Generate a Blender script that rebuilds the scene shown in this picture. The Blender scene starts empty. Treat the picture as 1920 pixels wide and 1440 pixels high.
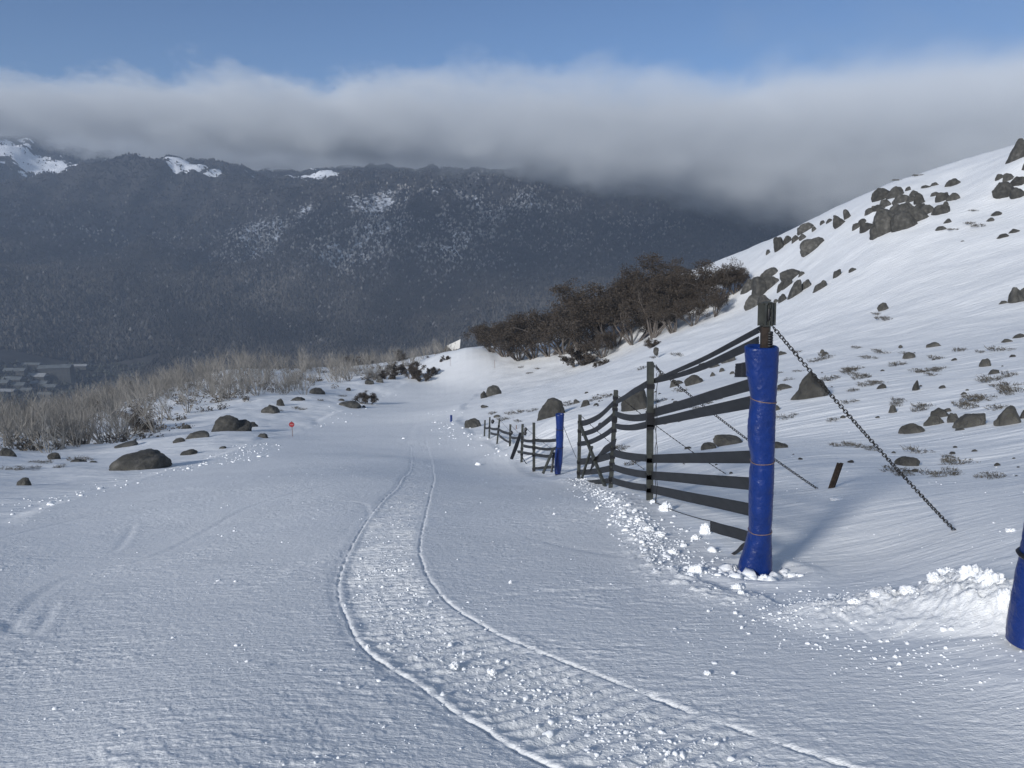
import bpy, math, random
import numpy as np
from mathutils import Vector, Matrix, Euler
R = math.radians
random.seed(7)
rng = np.random.default_rng(7)
scene = bpy.context.scene
COL = scene.collection

# ------------------------------------------------------------------ camera
F = 1440.0; EYE = 1.65; PITCH = R(12.5)
CP, SP = math.cos(PITCH), math.sin(PITCH)
cam_d = bpy.data.cameras.new('camera'); cam = bpy.data.objects.new('camera', cam_d); COL.objects.link(cam)
cam_d.sensor_width = 36.0; cam_d.lens = 36.0 * F / 1920.0
cam_d.clip_start = 0.05; cam_d.clip_end = 30000
cam.location = (0, 0, EYE); cam.rotation_euler = (R(90) - PITCH, 0, 0)
scene.camera = cam

# ------------------------------------------------------------------ world, sun, exposure
SUN_AZ, SUN_EL = R(219), R(23)        # clockwise from +Y, above the horizon
world = bpy.data.worlds.new('World'); scene.world = world; world.use_nodes = True
nt = world.node_tree; nt.nodes.clear()
sky = nt.nodes.new('ShaderNodeTexSky'); sky.sky_type = 'NISHITA'; sky.sun_disc = False
sky.sun_elevation = SUN_EL; sky.sun_rotation = SUN_AZ
sky.altitude = 2200; sky.air_density = 0.9; sky.dust_density = 0.05; sky.ozone_density = 5
bg = nt.nodes.new('ShaderNodeBackground'); bg.inputs['Strength'].default_value = 0.095
wo = nt.nodes.new('ShaderNodeOutputWorld')
# thin high cloud at right; unseen part behind added to make ambient light neutral
tc = nt.nodes.new('ShaderNodeTexCoord'); mp = nt.nodes.new('ShaderNodeMapping'); mp.inputs['Scale'].default_value = (1.6, 1.6, 3.4)
nt.links.new(tc.outputs['Generated'], mp.inputs['Vector'])
nz = nt.nodes.new('ShaderNodeTexNoise'); nz.inputs['Scale'].default_value = 1.5; nz.inputs['Detail'].default_value = 6; nz.inputs['Roughness'].default_value = .55; nz.inputs['Distortion'].default_value = .3
nt.links.new(mp.outputs[0], nz.inputs['Vector'])
dt = nt.nodes.new('ShaderNodeVectorMath'); dt.operation = 'DOT_PRODUCT'; dt.inputs[1].default_value = (.74, -.46, .0); nt.links.new(tc.outputs['Generated'], dt.inputs[0])
ad = nt.nodes.new('ShaderNodeMath'); ad.operation = 'ADD'; nt.links.new(nz.outputs['Fac'], ad.inputs[0]); nt.links.new(dt.outputs['Value'], ad.inputs[1])
mr = nt.nodes.new('ShaderNodeMapRange'); mr.interpolation_type = 'SMOOTHSTEP'; mr.inputs['From Min'].default_value = .20; mr.inputs['From Max'].default_value = .80; mr.inputs['To Max'].default_value = .65
nt.links.new(ad.outputs[0], mr.inputs['Value'])
mxs = nt.nodes.new('ShaderNodeMix'); mxs.data_type = 'RGBA'; nt.links.new(mr.outputs[0], mxs.inputs['Factor'])
nt.links.new(sky.outputs[0], mxs.inputs[6]); mxs.inputs[7].default_value = (3.7, 4.4, 5.3, 1)
nt.links.new(mxs.outputs[2], bg.inputs['Color']); nt.links.new(bg.outputs[0], wo.inputs['Surface'])
sl = bpy.data.lights.new('sun', 'SUN'); sl.energy = 4.1; sl.angle = R(9); sl.color = (1.0, 0.97, 0.93)
so = bpy.data.objects.new('sun', sl); COL.objects.link(so)
tosun = Vector((math.sin(SUN_AZ) * math.cos(SUN_EL), math.cos(SUN_AZ) * math.cos(SUN_EL), math.sin(SUN_EL)))
so.rotation_euler = tosun.to_track_quat('Z', 'Y').to_euler(); so.location = (0, 0, 50)
scene.view_settings.view_transform = 'Standard'; scene.view_settings.look = 'None'
scene.view_settings.exposure = 0.0; scene.view_settings.gamma = 1.0
scene.cycles.use_denoising = True
scene.cycles.max_bounces = 6; scene.cycles.diffuse_bounces = 3; scene.cycles.volume_bounces = 2
scene.cycles.transparent_max_bounces = 8

# ------------------------------------------------------------------ helpers
def ray(u, v):
    a = (u - 960.0) / F; b = (720.0 - v) / F
    return a, CP + b * SP, -SP + b * CP            # x, y, z per unit of depth
def azE(u, v):
    x, y, z = ray(u, v); h = math.hypot(x, y)
    return math.atan2(x, y), z / h
def on_y(u, v, y0):
    x, y, z = ray(u, v); t = y0 / y
    return Vector((x * t, y0, EYE + z * t))
def on_wall(u, v, A, B):                            # the vertical plane through A and B
    x, y, z = ray(u, v)
    dx, dy = B[0] - A[0], B[1] - A[1]
    den = x * dy - y * dx
    t = (A[0] * dy - A[1] * dx) / den
    return Vector((x * t, y * t, EYE + z * t))

def _h(ix, iy, iz=0, seed=0):
    n = (ix.astype(np.int64) * 374761393 + iy.astype(np.int64) * 668265263 + np.int64(iz) * 2147483647 % 1000003 + seed * 974634777) & 0xffffffff if np.isscalar(iz) else \
        (ix.astype(np.int64) * 374761393 + iy.astype(np.int64) * 668265263 + iz.astype(np.int64) * 1440662683 + seed * 974634777) & 0xffffffff
    n = ((n ^ (n >> 13)) * 1274126177) & 0xffffffff
    n = ((n ^ (n >> 16)) * 2246822519) & 0xffffffff
    return ((n ^ (n >> 15)) & 0xffffff) / float(0xffffff)
def n2(x, y, seed=0):                               # gradient noise about -0.7..0.7
    xi = np.floor(x); yi = np.floor(y); fx = x - xi; fy = y - yi
    def g(dx, dy):
        a = _h(xi + dx, yi + dy, 0, seed) * 6.2831853
        return np.cos(a) * (fx - dx) + np.sin(a) * (fy - dy)
    ux = fx * fx * fx * (fx * (fx * 6 - 15) + 10); uy = fy * fy * fy * (fy * (fy * 6 - 15) + 10)
    a = g(0, 0) * (1 - ux) + g(1, 0) * ux; b = g(0, 1) * (1 - ux) + g(1, 1) * ux
    return a * (1 - uy) + b * uy
def fbm(x, y, o=4, seed=0, gain=0.5):
    s = 0; a = 1.0; f = 1.0
    for k in range(o):
        s = s + a * n2(x * f + 17.3 * k, y * f - 9.1 * k, seed + k); a *= gain; f *= 2.03
    return s
def n3(x, y, z, seed=0):
    xi = np.floor(x); yi = np.floor(y); zi = np.floor(z)
    fx = x - xi; fy = y - yi; fz = z - zi
    fx = fx * fx * (3 - 2 * fx); fy = fy * fy * (3 - 2 * fy); fz = fz * fz * (3 - 2 * fz)
    r = 0
    for dx in (0, 1):
        for dy in (0, 1):
            for dz in (0, 1):
                w = (fx if dx else 1 - fx) * (fy if dy else 1 - fy) * (fz if dz else 1 - fz)
                r = r + w * _h(xi + dx, yi + dy, zi + dz, seed)
    return r * 2 - 1
def sstep(a, b, x):
    t = np.clip((x - a) / (b - a), 0, 1); return t * t * (3 - 2 * t)

def mesh_np(name, V, Fc, mat=None, smooth=True):
    V = np.ascontiguousarray(V, dtype=np.float32); Fc = np.ascontiguousarray(Fc, dtype=np.int32)
    me = bpy.data.meshes.new(name); k = Fc.shape[1]
    me.vertices.add(len(V)); me.vertices.foreach_set('co', V.ravel())
    me.loops.add(Fc.size); me.loops.foreach_set('vertex_index', Fc.ravel())
    me.polygons.add(len(Fc)); me.polygons.foreach_set('loop_start', np.arange(0, Fc.size, k, dtype=np.int32))
    me.polygons.foreach_set('use_smooth', np.full(len(Fc), smooth, dtype=bool))
    me.update(calc_edges=True); me.validate()
    if mat: me.materials.append(mat)
    return me
def attr(me, name, arr, typ='FLOAT'):
    a = me.attributes.new(name, typ, 'POINT')
    if typ == 'FLOAT': a.data.foreach_set('value', np.ascontiguousarray(arr, dtype=np.float32))
    else:
        c = np.ones((len(arr), 4), dtype=np.float32); c[:, :3] = arr; a.data.foreach_set('color', c.ravel())
def add(name, me, parent=None, loc=None):
    o = bpy.data.objects.new(name, me); COL.objects.link(o)
    if parent: o.parent = parent
    if loc is not None: o.location = loc
    return o
def tag(o, label=None, cat=None, group=None, kind=None):
    if label: o['label'] = label
    if cat: o['category'] = cat
    if group: o['group'] = group
    if kind: o['kind'] = kind
    return o
class MB:                                            # small mesh builder
    def __init__(s): s.v = []; s.f = []
    def box(s, c, size, rot=None):
        c = Vector(c); b = len(s.v); q = rot.to_matrix() if rot is not None else Matrix.Identity(3)
        for dz in (-.5, .5):
            for dx, dy in ((-.5, -.5), (.5, -.5), (.5, .5), (-.5, .5)):
                s.v.append(c + q @ Vector((dx * size[0], dy * size[1], dz * size[2])))
        for f in ((3, 2, 1, 0), (4, 5, 6, 7), (0, 1, 5, 4), (1, 2, 6, 5), (2, 3, 7, 6), (3, 0, 4, 7)):
            s.f.append(tuple(b + i for i in f))
    def tube(s, pts, rad, n=6, cap=True):
        rings = []
        for i, p in enumerate(pts):
            p = Vector(p); a = Vector(pts[max(i - 1, 0)]); c = Vector(pts[min(i + 1, len(pts) - 1)])
            d = (c - a).normalized() if (c - a).length > 1e-9 else Vector((0, 0, 1))
            ref = Vector((0, 0, 1)) if abs(d.z) < .9 else Vector((1, 0, 0))
            x = d.cross(ref).normalized(); y = d.cross(x)
            r = rad[i] if hasattr(rad, '__len__') else rad
            b = len(s.v)
            for k in range(n):
                t = 2 * math.pi * k / n; s.v.append(p + x * (r * math.cos(t)) + y * (r * math.sin(t)))
            rings.append(b)
        for i in range(len(rings) - 1):
            a, b = rings[i], rings[i + 1]
            for k in range(n): s.f.append((a + k, a + (k + 1) % n, b + (k + 1) % n, b + k))
        if cap:
            s.f.append(tuple(rings[0] + k for k in reversed(range(n)))); s.f.append(tuple(rings[-1] + k for k in range(n)))
    def mesh(s, name, mat, smooth=False):
        me = bpy.data.meshes.new(name); me.from_pydata([tuple(v) for v in s.v], [], s.f); me.update()
        if smooth: me.polygons.foreach_set('use_smooth', [True] * len(me.polygons))
        me.materials.append(mat); return me
    def build(s, name, mat, parent=None, smooth=False): return add(name, s.mesh(name, mat, smooth), parent)
def bevel(o, w=.006):
    m = o.modifiers.new('bevel', 'BEVEL'); m.width = w; m.segments = 2; m.limit_method = 'ANGLE'; return o
def empty(name, loc, label=None, cat=None, group=None):
    o = bpy.data.objects.new(name, None); COL.objects.link(o); o.location = loc; o.empty_display_size = .1
    return tag(o, label, cat, group)
def under(root, child):                              # child built in world space -> parented to root, staying put
    child.parent = root; child.matrix_parent_inverse = Matrix.Translation(-Vector(root.location)); return child

# ------------------------------------------------------------------ materials
def newmat(name):
    m = bpy.data.materials.new(name); m.use_nodes = True; t = m.node_tree; t.nodes.clear()
    o = t.nodes.new('ShaderNodeOutputMaterial'); p = t.nodes.new('ShaderNodeBsdfPrincipled')
    t.links.new(p.outputs[0], o.inputs['Surface']); return m, t, p
def N(t, typ, **kw):
    n = t.nodes.new(typ)
    for k, v in kw.items():
        if k in n.inputs: n.inputs[k].default_value = v
        else: setattr(n, k, v)
    return n
def coords(t, kind='Object', scale=(1, 1, 1), rot=(0, 0, 0)):
    c = t.nodes.new('ShaderNodeTexCoord'); m = t.nodes.new('ShaderNodeMapping')
    m.inputs['Scale'].default_value = scale; m.inputs['Rotation'].default_value = rot
    t.links.new(c.outputs[kind], m.inputs['Vector']); return m.outputs[0]
def noise(t, vec, scale, detail=4, rough=.55):
    n = N(t, 'ShaderNodeTexNoise', Scale=scale, Detail=detail, Roughness=rough); t.links.new(vec, n.inputs['Vector']); return n.outputs['Fac']
def ramp(t, fac, stops):
    r = t.nodes.new('ShaderNodeValToRGB'); e = r.color_ramp.elements
    while len(e) < len(stops): e.new(0.5)
    for i, (p, c) in enumerate(stops): e[i].position = p; e[i].color = (*c, 1) if len(c) == 3 else c
    t.links.new(fac, r.inputs[0]); return r.outputs[0]
def bump(t, p, h, strength, dist, prev=None):
    b = N(t, 'ShaderNodeBump', Strength=strength, Distance=dist); t.links.new(h, b.inputs['Height'])
    if prev is not None: t.links.new(prev, b.inputs['Normal'])
    t.links.new(b.outputs[0], p.inputs['Normal']); return b.outputs[0]
def mathn(t, op, a, b=None):
    m = N(t, 'ShaderNodeMath', operation=op)
    for i, q in enumerate((a, b)):
        if q is None: continue
        if isinstance(q, (int, float)): m.inputs[i].default_value = q
        else: t.links.new(q, m.inputs[i])
    return m.outputs[0]

def snow_material():
    m, t, p = newmat('snow')
    p.inputs['Roughness'].default_value = .55; p.inputs['Specular IOR Level'].default_value = .25
    w = coords(t, 'Object')
    c = ramp(t, noise(t, w, .35, 5), [(.3, (.785, .80, .805)), (.7, (.85, .862, .865))])
    t.links.new(c, p.inputs['Base Color'])
    ga = N(t, 'ShaderNodeAttribute', attribute_name='groomed').outputs['Fac']
    # wind-carved streaks on the ungroomed snow, fine crust grains everywhere
    ws = coords(t, 'Object', (.33, 3.2, 1.5), (0, 0, R(-14)))
    streak = noise(t, ws, 1.0, 6, .6)
    ws2 = coords(t, 'Object', (.9, 9.0, 4), (0, 0, R(-24)))
    streak2 = noise(t, ws2, 1.0, 4, .6)
    off = mathn(t, 'SUBTRACT', 1.0, ga)
    ln = N(t, 'ShaderNodeVectorMath', operation='LENGTH'); t.links.new(w, ln.inputs[0]); md = N(t, 'ShaderNodeMapRange'); t.links.new(ln.outputs['Value'], md.inputs['Value'])
    md.inputs['From Min'].default_value = 6; md.inputs['From Max'].default_value = 34; md.inputs['To Min'].default_value = .32; md.inputs['To Max'].default_value = 1.25; mapr_d = md.outputs[0]   # the hollow behind the fence is drifted smooth
    patch = mathn(t, 'ADD', .25, noise(t, coords(t, 'Object', (.25, .5, .5)), 1.0, 3)); h = mathn(t, 'MULTIPLY', mathn(t, 'MULTIPLY', mathn(t, 'ADD', streak, mathn(t, 'MULTIPLY', streak2, .35)), off), mathn(t, 'MULTIPLY', patch, mapr_d))
    b1 = bump(t, p, h, .6, .20)
    cr = coords(t, 'Object', (1.0, 3.0, 2.0))
    fine = mathn(t, 'ADD', noise(t, cr, 9.0, 5, .65), mathn(t, 'MULTIPLY', noise(t, w, 70, 3, .6), .3))
    h2 = mathn(t, 'MULTIPLY', fine, mathn(t, 'ADD', mathn(t, 'MULTIPLY', ga, .8), .2))
    bump(t, p, h2, .6, .035, b1)
    return m
M_snow = snow_material()
def clump_material():
    m, t, p = newmat('snow_clump'); p.inputs['Base Color'].default_value = (.86, .88, .90, 1)
    p.inputs['Roughness'].default_value = .6; p.inputs['Specular IOR Level'].default_value = .2
    bump(t, p, noise(t, coords(t), 60, 4), .5, .01); return m
M_clump = clump_material()
def rock_material():
    m, t, p = newmat('granite'); p.inputs['Roughness'].default_value = .85
    w = coords(t)
    oi = t.nodes.new('ShaderNodeObjectInfo')
    base = ramp(t, noise(t, w, 2.2, 6, .6), [(.3, (.026, .0255, .024)), (.5, (.058, .056, .051)), (.68, (.115, .110, .100))])
    lich = ramp(t, noise(t, w, 9, 5, .65), [(.50, (0, 0, 0)), (.62, (.6, .6, .6))])
    mx = N(t, 'ShaderNodeMix', data_type='RGBA'); t.links.new(lich, mx.inputs['Factor'])
    t.links.new(base, mx.inputs[6]); mx.inputs[7].default_value = (.050, .050, .038, 1)
    hv = N(t, 'ShaderNodeHueSaturation'); t.links.new(mx.outputs[2], hv.inputs['Color'])
    t.links.new(mathn(t, 'ADD', mathn(t, 'MULTIPLY', oi.outputs['Random'], .55), .70), hv.inputs['Value'])
    # snow that the wind left in the hollows on the upper faces
    g = t.nodes.new('ShaderNodeNewGeometry'); sx = t.nodes.new('ShaderNodeSeparateXYZ'); t.links.new(g.outputs['Normal'], sx.inputs[0])
    s = mathn(t, 'ADD', mathn(t, 'MULTIPLY', sx.outputs['Z'], .55), mathn(t, 'MULTIPLY', noise(t, w, 3.0, 5, .6), .9))
    sm = ramp(t, s, [(1.012, (0, 0, 0)), (1.035, (1, 1, 1))])
    m2 = N(t, 'ShaderNodeMix', data_type='RGBA'); t.links.new(sm, m2.inputs['Factor']); t.links.new(hv.outputs[0], m2.inputs[6]); m2.inputs[7].default_value = (.8, .84, .9, 1)
    t.links.new(m2.outputs[2], p.inputs['Base Color'])
    h = mathn(t, 'ADD', noise(t, w, 4, 6, .65), mathn(t, 'MULTIPLY', noise(t, w, 26, 4, .6), .3))
    bump(t, p, h, .8, .10); return m
M_rock = rock_material()
def simple(name, col, rough=.7, var=.35, scale=6, metal=0, bumpd=0, bs=20, sc=(1, 1, 1)):
    m, t, p = newmat(name); p.inputs['Roughness'].default_value = rough; p.inputs['Metallic'].default_value = metal
    w = coords(t, 'Object', sc)
    lo = tuple(c * (1 - var) for c in col); hi = tuple(min(1, c * (1 + var)) for c in col)
    t.links.new(ramp(t, noise(t, w, scale, 4), [(.3, lo), (.7, hi)]), p.inputs['Base Color'])
    if bumpd: bump(t, p, noise(t, w, bs, 4), .6, bumpd)
    return m
M_twig = simple('bare_bark', (.265, .252, .232), .9, .5, .35)
M_trunk = simple('gum_bark', (.115, .10, .088), .9, .35, 2)
M_leaf = simple('gum_leaf', (.050, .038, .027), .8, .45, .9)
M_heath = simple('heath', (.085, .076, .060), .9, .5, 5)
M_brush = simple('brush', (.12, .105, .088), .9, .5, .25)
M_post = simple('weathered_steel', (.040, .044, .040), .75, .45, 9, .1, .004, 60)
M_rust = simple('rusty_steel', (.030, .021, .016), .85, .5, 22, .1, .004, 60)
M_strap = simple('black_webbing', (.017, .0185, .021), .62, .35, 14, 0, .002, 140, (1, .15, 1))
M_black = simple('black_rubber', (.010, .010, .012), .5, .2, 10)
M_chain = simple('chain_steel', (.028, .026, .024), .6, .4, 30, .6)
M_cord = simple('tie_cord', (.20, .13, .10), .8, .2, 40)
def vinyl(name, c):
    m, t, p = newmat(name); w = coords(t)
    p.inputs['Roughness'].default_value = .36
    t.links.new(ramp(t, noise(t, w, 5, 5), [(.3, tuple(x * .8 for x in c)), (.7, tuple(x * 1.15 for x in c))]), p.inputs['Base Color'])
    wr = coords(t, 'Object', (1, 1, .9), (0, R(35), 0))
    h = mathn(t, 'ADD', noise(t, wr, 11, 4, .55), mathn(t, 'MULTIPLY', noise(t, w, 40, 3), .2))
    bump(t, p, h, .55, .035); return m
M_blue = vinyl('blue_vinyl', (.002, .022, .145))
M_red = simple('red_disc', (.26, .015, .02), .5, .15)
M_white = simple('white_board', (.72, .70, .66), .6, .08)
M_bamboo = simple('marker_pole', (.16, .09, .06), .7, .2)

# ------------------------------------------------------------------ the lie of the land
# control points: pixel of the photograph + estimated ground distance r (m)
CPX = [
 # piste
 (960,1440,2.85),(300,1440,3.1),(1700,1440,3.25),(0,1440,3.7),(1919,1440,3.6),
 (700,1200,4.55),(1200,1200,4.6),(100,1200,6.0),(1650,1200,4.9),(1905,1205,4.9),
 (700,1000,9.0),(300,1000,12.0),(1050,1000,8.8),(0,1100,9.2),
 (750,900,17.0),(400,905,20.0),(150,930,24.0),
 (760,860,31.0),(700,820,54.0),(547,818,58.0),(780,790,74.0),(800,760,98.0),(830,720,124.0),(860,690,131.0),(875,655,141.0),
 (600,790,78.0),(700,740,112.0),(790,700,135.0),
 # fence posts
 (1418,1076,6.8),(1219,940,11.05),(1147,916,14.8),(1086,899,18.1),(1041,886,24.8),(1001,880,27.5),(979,862,31),(957,840,38),(935,823,45),(909,820,47.5),
 # left margin
 (0,925,27.0),(0,858,48.0),(260,880,37.0),(430,812,56.0),(330,832,50),(560,752,95.0),(700,716,122.0),(780,698,140),(200,850,52.0),(100,862,46),
 # slope of bare trees
 (400,752,98),(400,725,125),(400,702,158),(250,800,80),(250,750,125),(100,835,72),(100,800,105),(600,712,140),(600,690,165),(800,668,170),(0,840,62),(0,810,100),
 # right hillside
 (1800,992,8.0),(1570,914,11.0),(1536,914,11.4),(1650,1050,7.4),(1800,880,13.5),(1900,880,13.0),(1700,818,19.0),(1900,800,18.5),(1520,752,26.0),(1520,850,15.0),
 (1300,860,17.5),(1370,836,20.0),(1300,800,26),(1192,772,33),(1030,786,36),(1300,720,46),(1150,760,42),(1800,700,30),(1800,645,42),(1460,665,52),(1470,620,66),
 (1800,560,58),(1910,572,54),(1650,580,62),(1500,562,78),(1400,578,92),(1690,440,82),(1520,474,96),(1900,444,74),(1900,372,86),(1910,303,94),
 (1790,350,98),(1650,372,100),(1512,435,108),(1440,474,112),(1390,500,116),
 (1250,640,88),(1100,700,88),(920,748,82),(885,803,56),(1000,700,116),(1000,682,125),(1150,665,110),(1300,605,98),(1250,545,128),(1166,560,138),(1050,635,150),(940,655,143),
]
pts = []                                             # az, ln r, mean slope seen from the feet
def cpt(az, r, z): pts.append((az, math.log(r), (z) / r))
for u, v, r in CPX:
    a, E = azE(u, v); cpt(a, r, EYE + E * r)
for deg, s in ((-70, -.07), (-95, .0), (-130, .12), (180, .22), (130, .22), (95, .16), (70, .10)):
    for r in (1.0, 4, 15, 60, 200): cpt(R(deg), r, s * r * (1 if r < 50 else .9))
for deg in (-33, -15, 0, 15, 33): cpt(R(deg), 1.0, -.19 * math.cos(R(deg)))
# over the edge and down into the valley
def azd(u): return azE(u, 500)[0]
for u, r, z in ((0,200,-78),(0,420,-170),(200,260,-95),(200,450,-165),(400,260,-88),(400,450,-160),(600,260,-72),(600,450,-150),(850,240,-56),(850,450,-140),
                (1100,230,-45),(1100,450,-130),(1300,230,-32),(1300,450,-120),(1500,200,-16),(1500,450,-110),(1700,200,-8),(1700,450,-100),(1900,200,0),(1900,450,-90)):
    cpt(azd(u), r, z)
for u in (0, 300, 600, 900, 1200, 1500, 1900):
    cpt(azd(u), 850, -250); cpt(azd(u), 1250, -282 if u < 400 else -270)
for deg, q in ((-60, 1), (-100, .6), (-140, .2), (180, -.3), (140, -.2), (100, 0), (60, .7)):
    cpt(R(deg), 450, -120 * q); cpt(R(deg), 1250, -270 * q); cpt(R(deg), 3000, -100); cpt(R(deg), 6000, 100)
FAR = [ (0,702,1530),(100,696,1600),(200,690,1640),(0,560,1900),(0,480,2200),(0,405,2650),(100,372,2800),(60,400,2650),
 (130,335,3050),(250,304,3100),(400,326,3050),(60,330,3400),(200,318,3450),(0,272,3700),(100,280,3700),(220,292,3650),(350,312,3550),(600,332,3450),
 (350,560,1950),(350,470,2300),(350,402,2700),(520,370,2750),(640,350,2800),(520,350,3150),(740,345,2750),(900,352,2600),(700,560,1950),(700,440,2350),(1050,372,2500),(1050,560,1900),(1050,470,2150),
 (1300,420,2400),(1300,560,1850),(1300,480,2100),(1600,430,2400),(1600,560,1900),(1900,430,2500),(1900,560,1900)]
for u, v, r in FAR:
    a, E = azE(u, v); cpt(a, r, EYE + E * r)
for u in (300, 600, 900, 1200, 1500, 1900): cpt(azd(u), 1620, -272)
for u, v in ((0, 285), (300, 315), (600, 345), (900, 365), (1200, 400), (1600, 430), (1900, 430)):
    a, E = azE(u, v + 12); cpt(a, 4300, EYE + E * 4300); cpt(a, 6500, EYE + (E - .02) * 6500)
P = np.array(pts)
SC = 1.6                                             # weight of azimuth against ln r
allp = np.concatenate([P, P[np.abs(P[:, 0]) > 1.2] + [2 * math.pi, 0, 0], P[np.abs(P[:, 0]) > 1.2] - [2 * math.pi, 0, 0]])
allp = allp[np.abs(allp[:, 0]) < 5.0]
_, ui = np.unique(np.round(allp[:, :2], 5), axis=0, return_index=True); allp = allp[ui]
CX = allp[:, :2] * [SC, 1.0]; CZ = allp[:, 2]
def _phi(d2): return 0.5 * d2 * np.log(d2 + 1e-12)
n = len(CX)
K = _phi(((CX[:, None] - CX[None]) ** 2).sum(-1)) + np.eye(n) * 2e-4
Q = np.c_[np.ones(n), CX]
A_ = np.block([[K, Q], [Q.T, np.zeros((3, 3))]])
W = np.linalg.solve(A_, np.r_[CZ, 0, 0, 0])
def slope(az, lr):
    X = np.stack([np.ravel(az) * SC, np.ravel(lr)], -1); out = np.empty(len(X))
    for i in range(0, len(X), 20000):
        x = X[i:i + 20000]; d2 = ((x[:, None] - CX[None]) ** 2).sum(-1)
        out[i:i + 20000] = _phi(d2) @ W[:n] + W[n] + x @ W[n + 1:]
    return out.reshape(np.shape(az))
# tabulate on a regular grid, interpolate from there
GA = np.linspace(-math.pi, math.pi, 721); GL = np.linspace(math.log(.3), math.log(8000), 420)
G = slope(*np.meshgrid(GA, np.maximum(GL, 0.0), indexing='ij'))
def lut(az, lr):
    fa = np.clip((az - GA[0]) / (GA[1] - GA[0]), 0, len(GA) - 1.001); fl = np.clip((lr - GL[0]) / (GL[1] - GL[0]), 0, len(GL) - 1.001)
    i = fa.astype(int); j = fl.astype(int); p = fa - i; q = fl - j
    # smoothed cubic weights keep the slope continuous
    return (G[i, j] * (1 - p) + G[i + 1, j] * p) * (1 - q) + (G[i, j + 1] * (1 - p) + G[i + 1, j + 1] * p) * q
def base_z(x, y):
    r = np.hypot(x, y) + 1e-6
    return lut(np.arctan2(x, y), np.log(r)) * r
_rs = np.exp(np.linspace(math.log(1.5), math.log(6000), 2600))
def hit(u, v, rmin=0, rmax=1e9):                     # first place where the sight line meets the base ground
    a, E = azE(u, v)
    z = lut(np.full(_rs.shape, a), np.log(_rs)) * _rs
    d = EYE + E * _rs - z
    k = np.where((d <= 0) & (_rs > rmin))[0]
    if len(k) == 0 or _rs[k[0]] > rmax:
        kk = np.where((_rs > max(rmin, 20)) & (_rs < (4000 if rmin > 200 else min(rmax, 200))))[0]
        i = kk[np.argmin(d[kk])]; r = _rs[i]
    else:
        i = k[0]; r = _rs[i]
        if i > 0 and d[i - 1] > 0: r = _rs[i - 1] + (_rs[i] - _rs[i - 1]) * d[i - 1] / (d[i - 1] - d[i])
    return Vector((r * math.sin(a), r * math.cos(a), 0))
def hitxy(l): return [tuple(hit(u, v)[:2]) for u, v in l]

def polydist(x, y, poly, closed=False):
    """distance, side (+ left of travel), arclength"""
    best = np.full(x.shape, 1e9); side = np.zeros(x.shape); arc = np.zeros(x.shape); s0 = 0
    m = len(poly)
    for i in range(m if closed else m - 1):
        ax, ay = poly[i]; bx, by = poly[(i + 1) % m]; dx, dy = bx - ax, by - ay; L2 = dx * dx + dy * dy
        if L2 < 1e-12: continue
        t = np.clip(((x - ax) * dx + (y - ay) * dy) / L2, 0, 1)
        ex = x - ax - t * dx; ey = y - ay - t * dy; d = np.hypot(ex, ey)
        k = d < best; best = np.where(k, d, best)
        side = np.where(k, np.sign(dx * (y - ay) - dy * (x - ax)), side); arc = np.where(k, s0 + t * math.sqrt(L2), arc)
        s0 += math.sqrt(L2)
    return best, side, arc
def inpoly(x, y, poly):
    c = np.zeros(x.shape, bool); m = len(poly)
    for i in range(m):
        ax, ay = poly[i]; bx, by = poly[(i + 1) % m]
        if ay == by: continue
        c ^= ((ay > y) != (by > y)) & (x < (bx - ax) * (y - ay) / (by - ay) + ax)
    return c
def catmull(p, k=6):
    out = []; p = [p[0]] + list(p) + [p[-1]]
    for i in range(1, len(p) - 2):
        for j in range(k):
            t = j / k
            out.append(tuple(.5 * ((2 * p[i][c]) + (-p[i - 1][c] + p[i + 1][c]) * t + (2 * p[i - 1][c] - 5 * p[i][c] + 4 * p[i + 1][c] - p[i + 2][c]) * t * t + (-p[i - 1][c] + 3 * p[i][c] - 3 * p[i + 1][c] + p[i + 2][c]) * t ** 3) for c in (0, 1)))
    out.append(p[-2]); return out
# the two lines of the snowmobile track
TL = hitxy([(1040,1438),(981,1412),(915,1371),(840,1326),(790,1287),(687,1220),(656,1174),(634,1115),(637,1077),(650,1043),(675,996),(700,959),(725,931),(747,910),(762,890),(772,862),(770,835)])
TR = hitxy([(1600,1439),(1440,1387),(1371,1362),(1277,1328),(1152,1277),(1027,1227),(934,1188),(865,1146),(828,1118),(800,1077),(789,1046),(787,1021),(795,977),(808,921),(814,899),(812,880),(806,850),(798,825)])
TLs, TRs = catmull(TL, 4), catmull(TR, 4)
def extend(p, d=1.5):
    ax, ay = p[0]; bx, by = p[1]; L = math.hypot(ax - bx, ay - by); return [(ax + (ax - bx) / L * d, ay + (ay - by) / L * d)] + p
TLs, TRs = extend(TLs), extend(TRs)
PISTE = hitxy([(0,985),(130,935),(230,905),(330,875),(430,845),(500,818),(600,785),(660,762),(760,715),(820,675),(850,658)]) + hitxy([(925,660),(930,690),(905,720),(870,760),(862,790),(890,815),(930,835),(985,880),(1080,902),(1180,985),(1300,1085),(1420,1110),(1520,1180),(1700,1230),(1905,1300)]) + [(6, 1), (8, -6), (-14, -6), (-16, 4)]
PILE = hitxy([(1440,1165),(1540,1150),(1640,1142),(1720,1138),(1790,1132),(1850,1138),(1882,1152),(1915,1185)])
PILE_H = [.0, .09, .13, .16, .205, .22, .19, .0]
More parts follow.
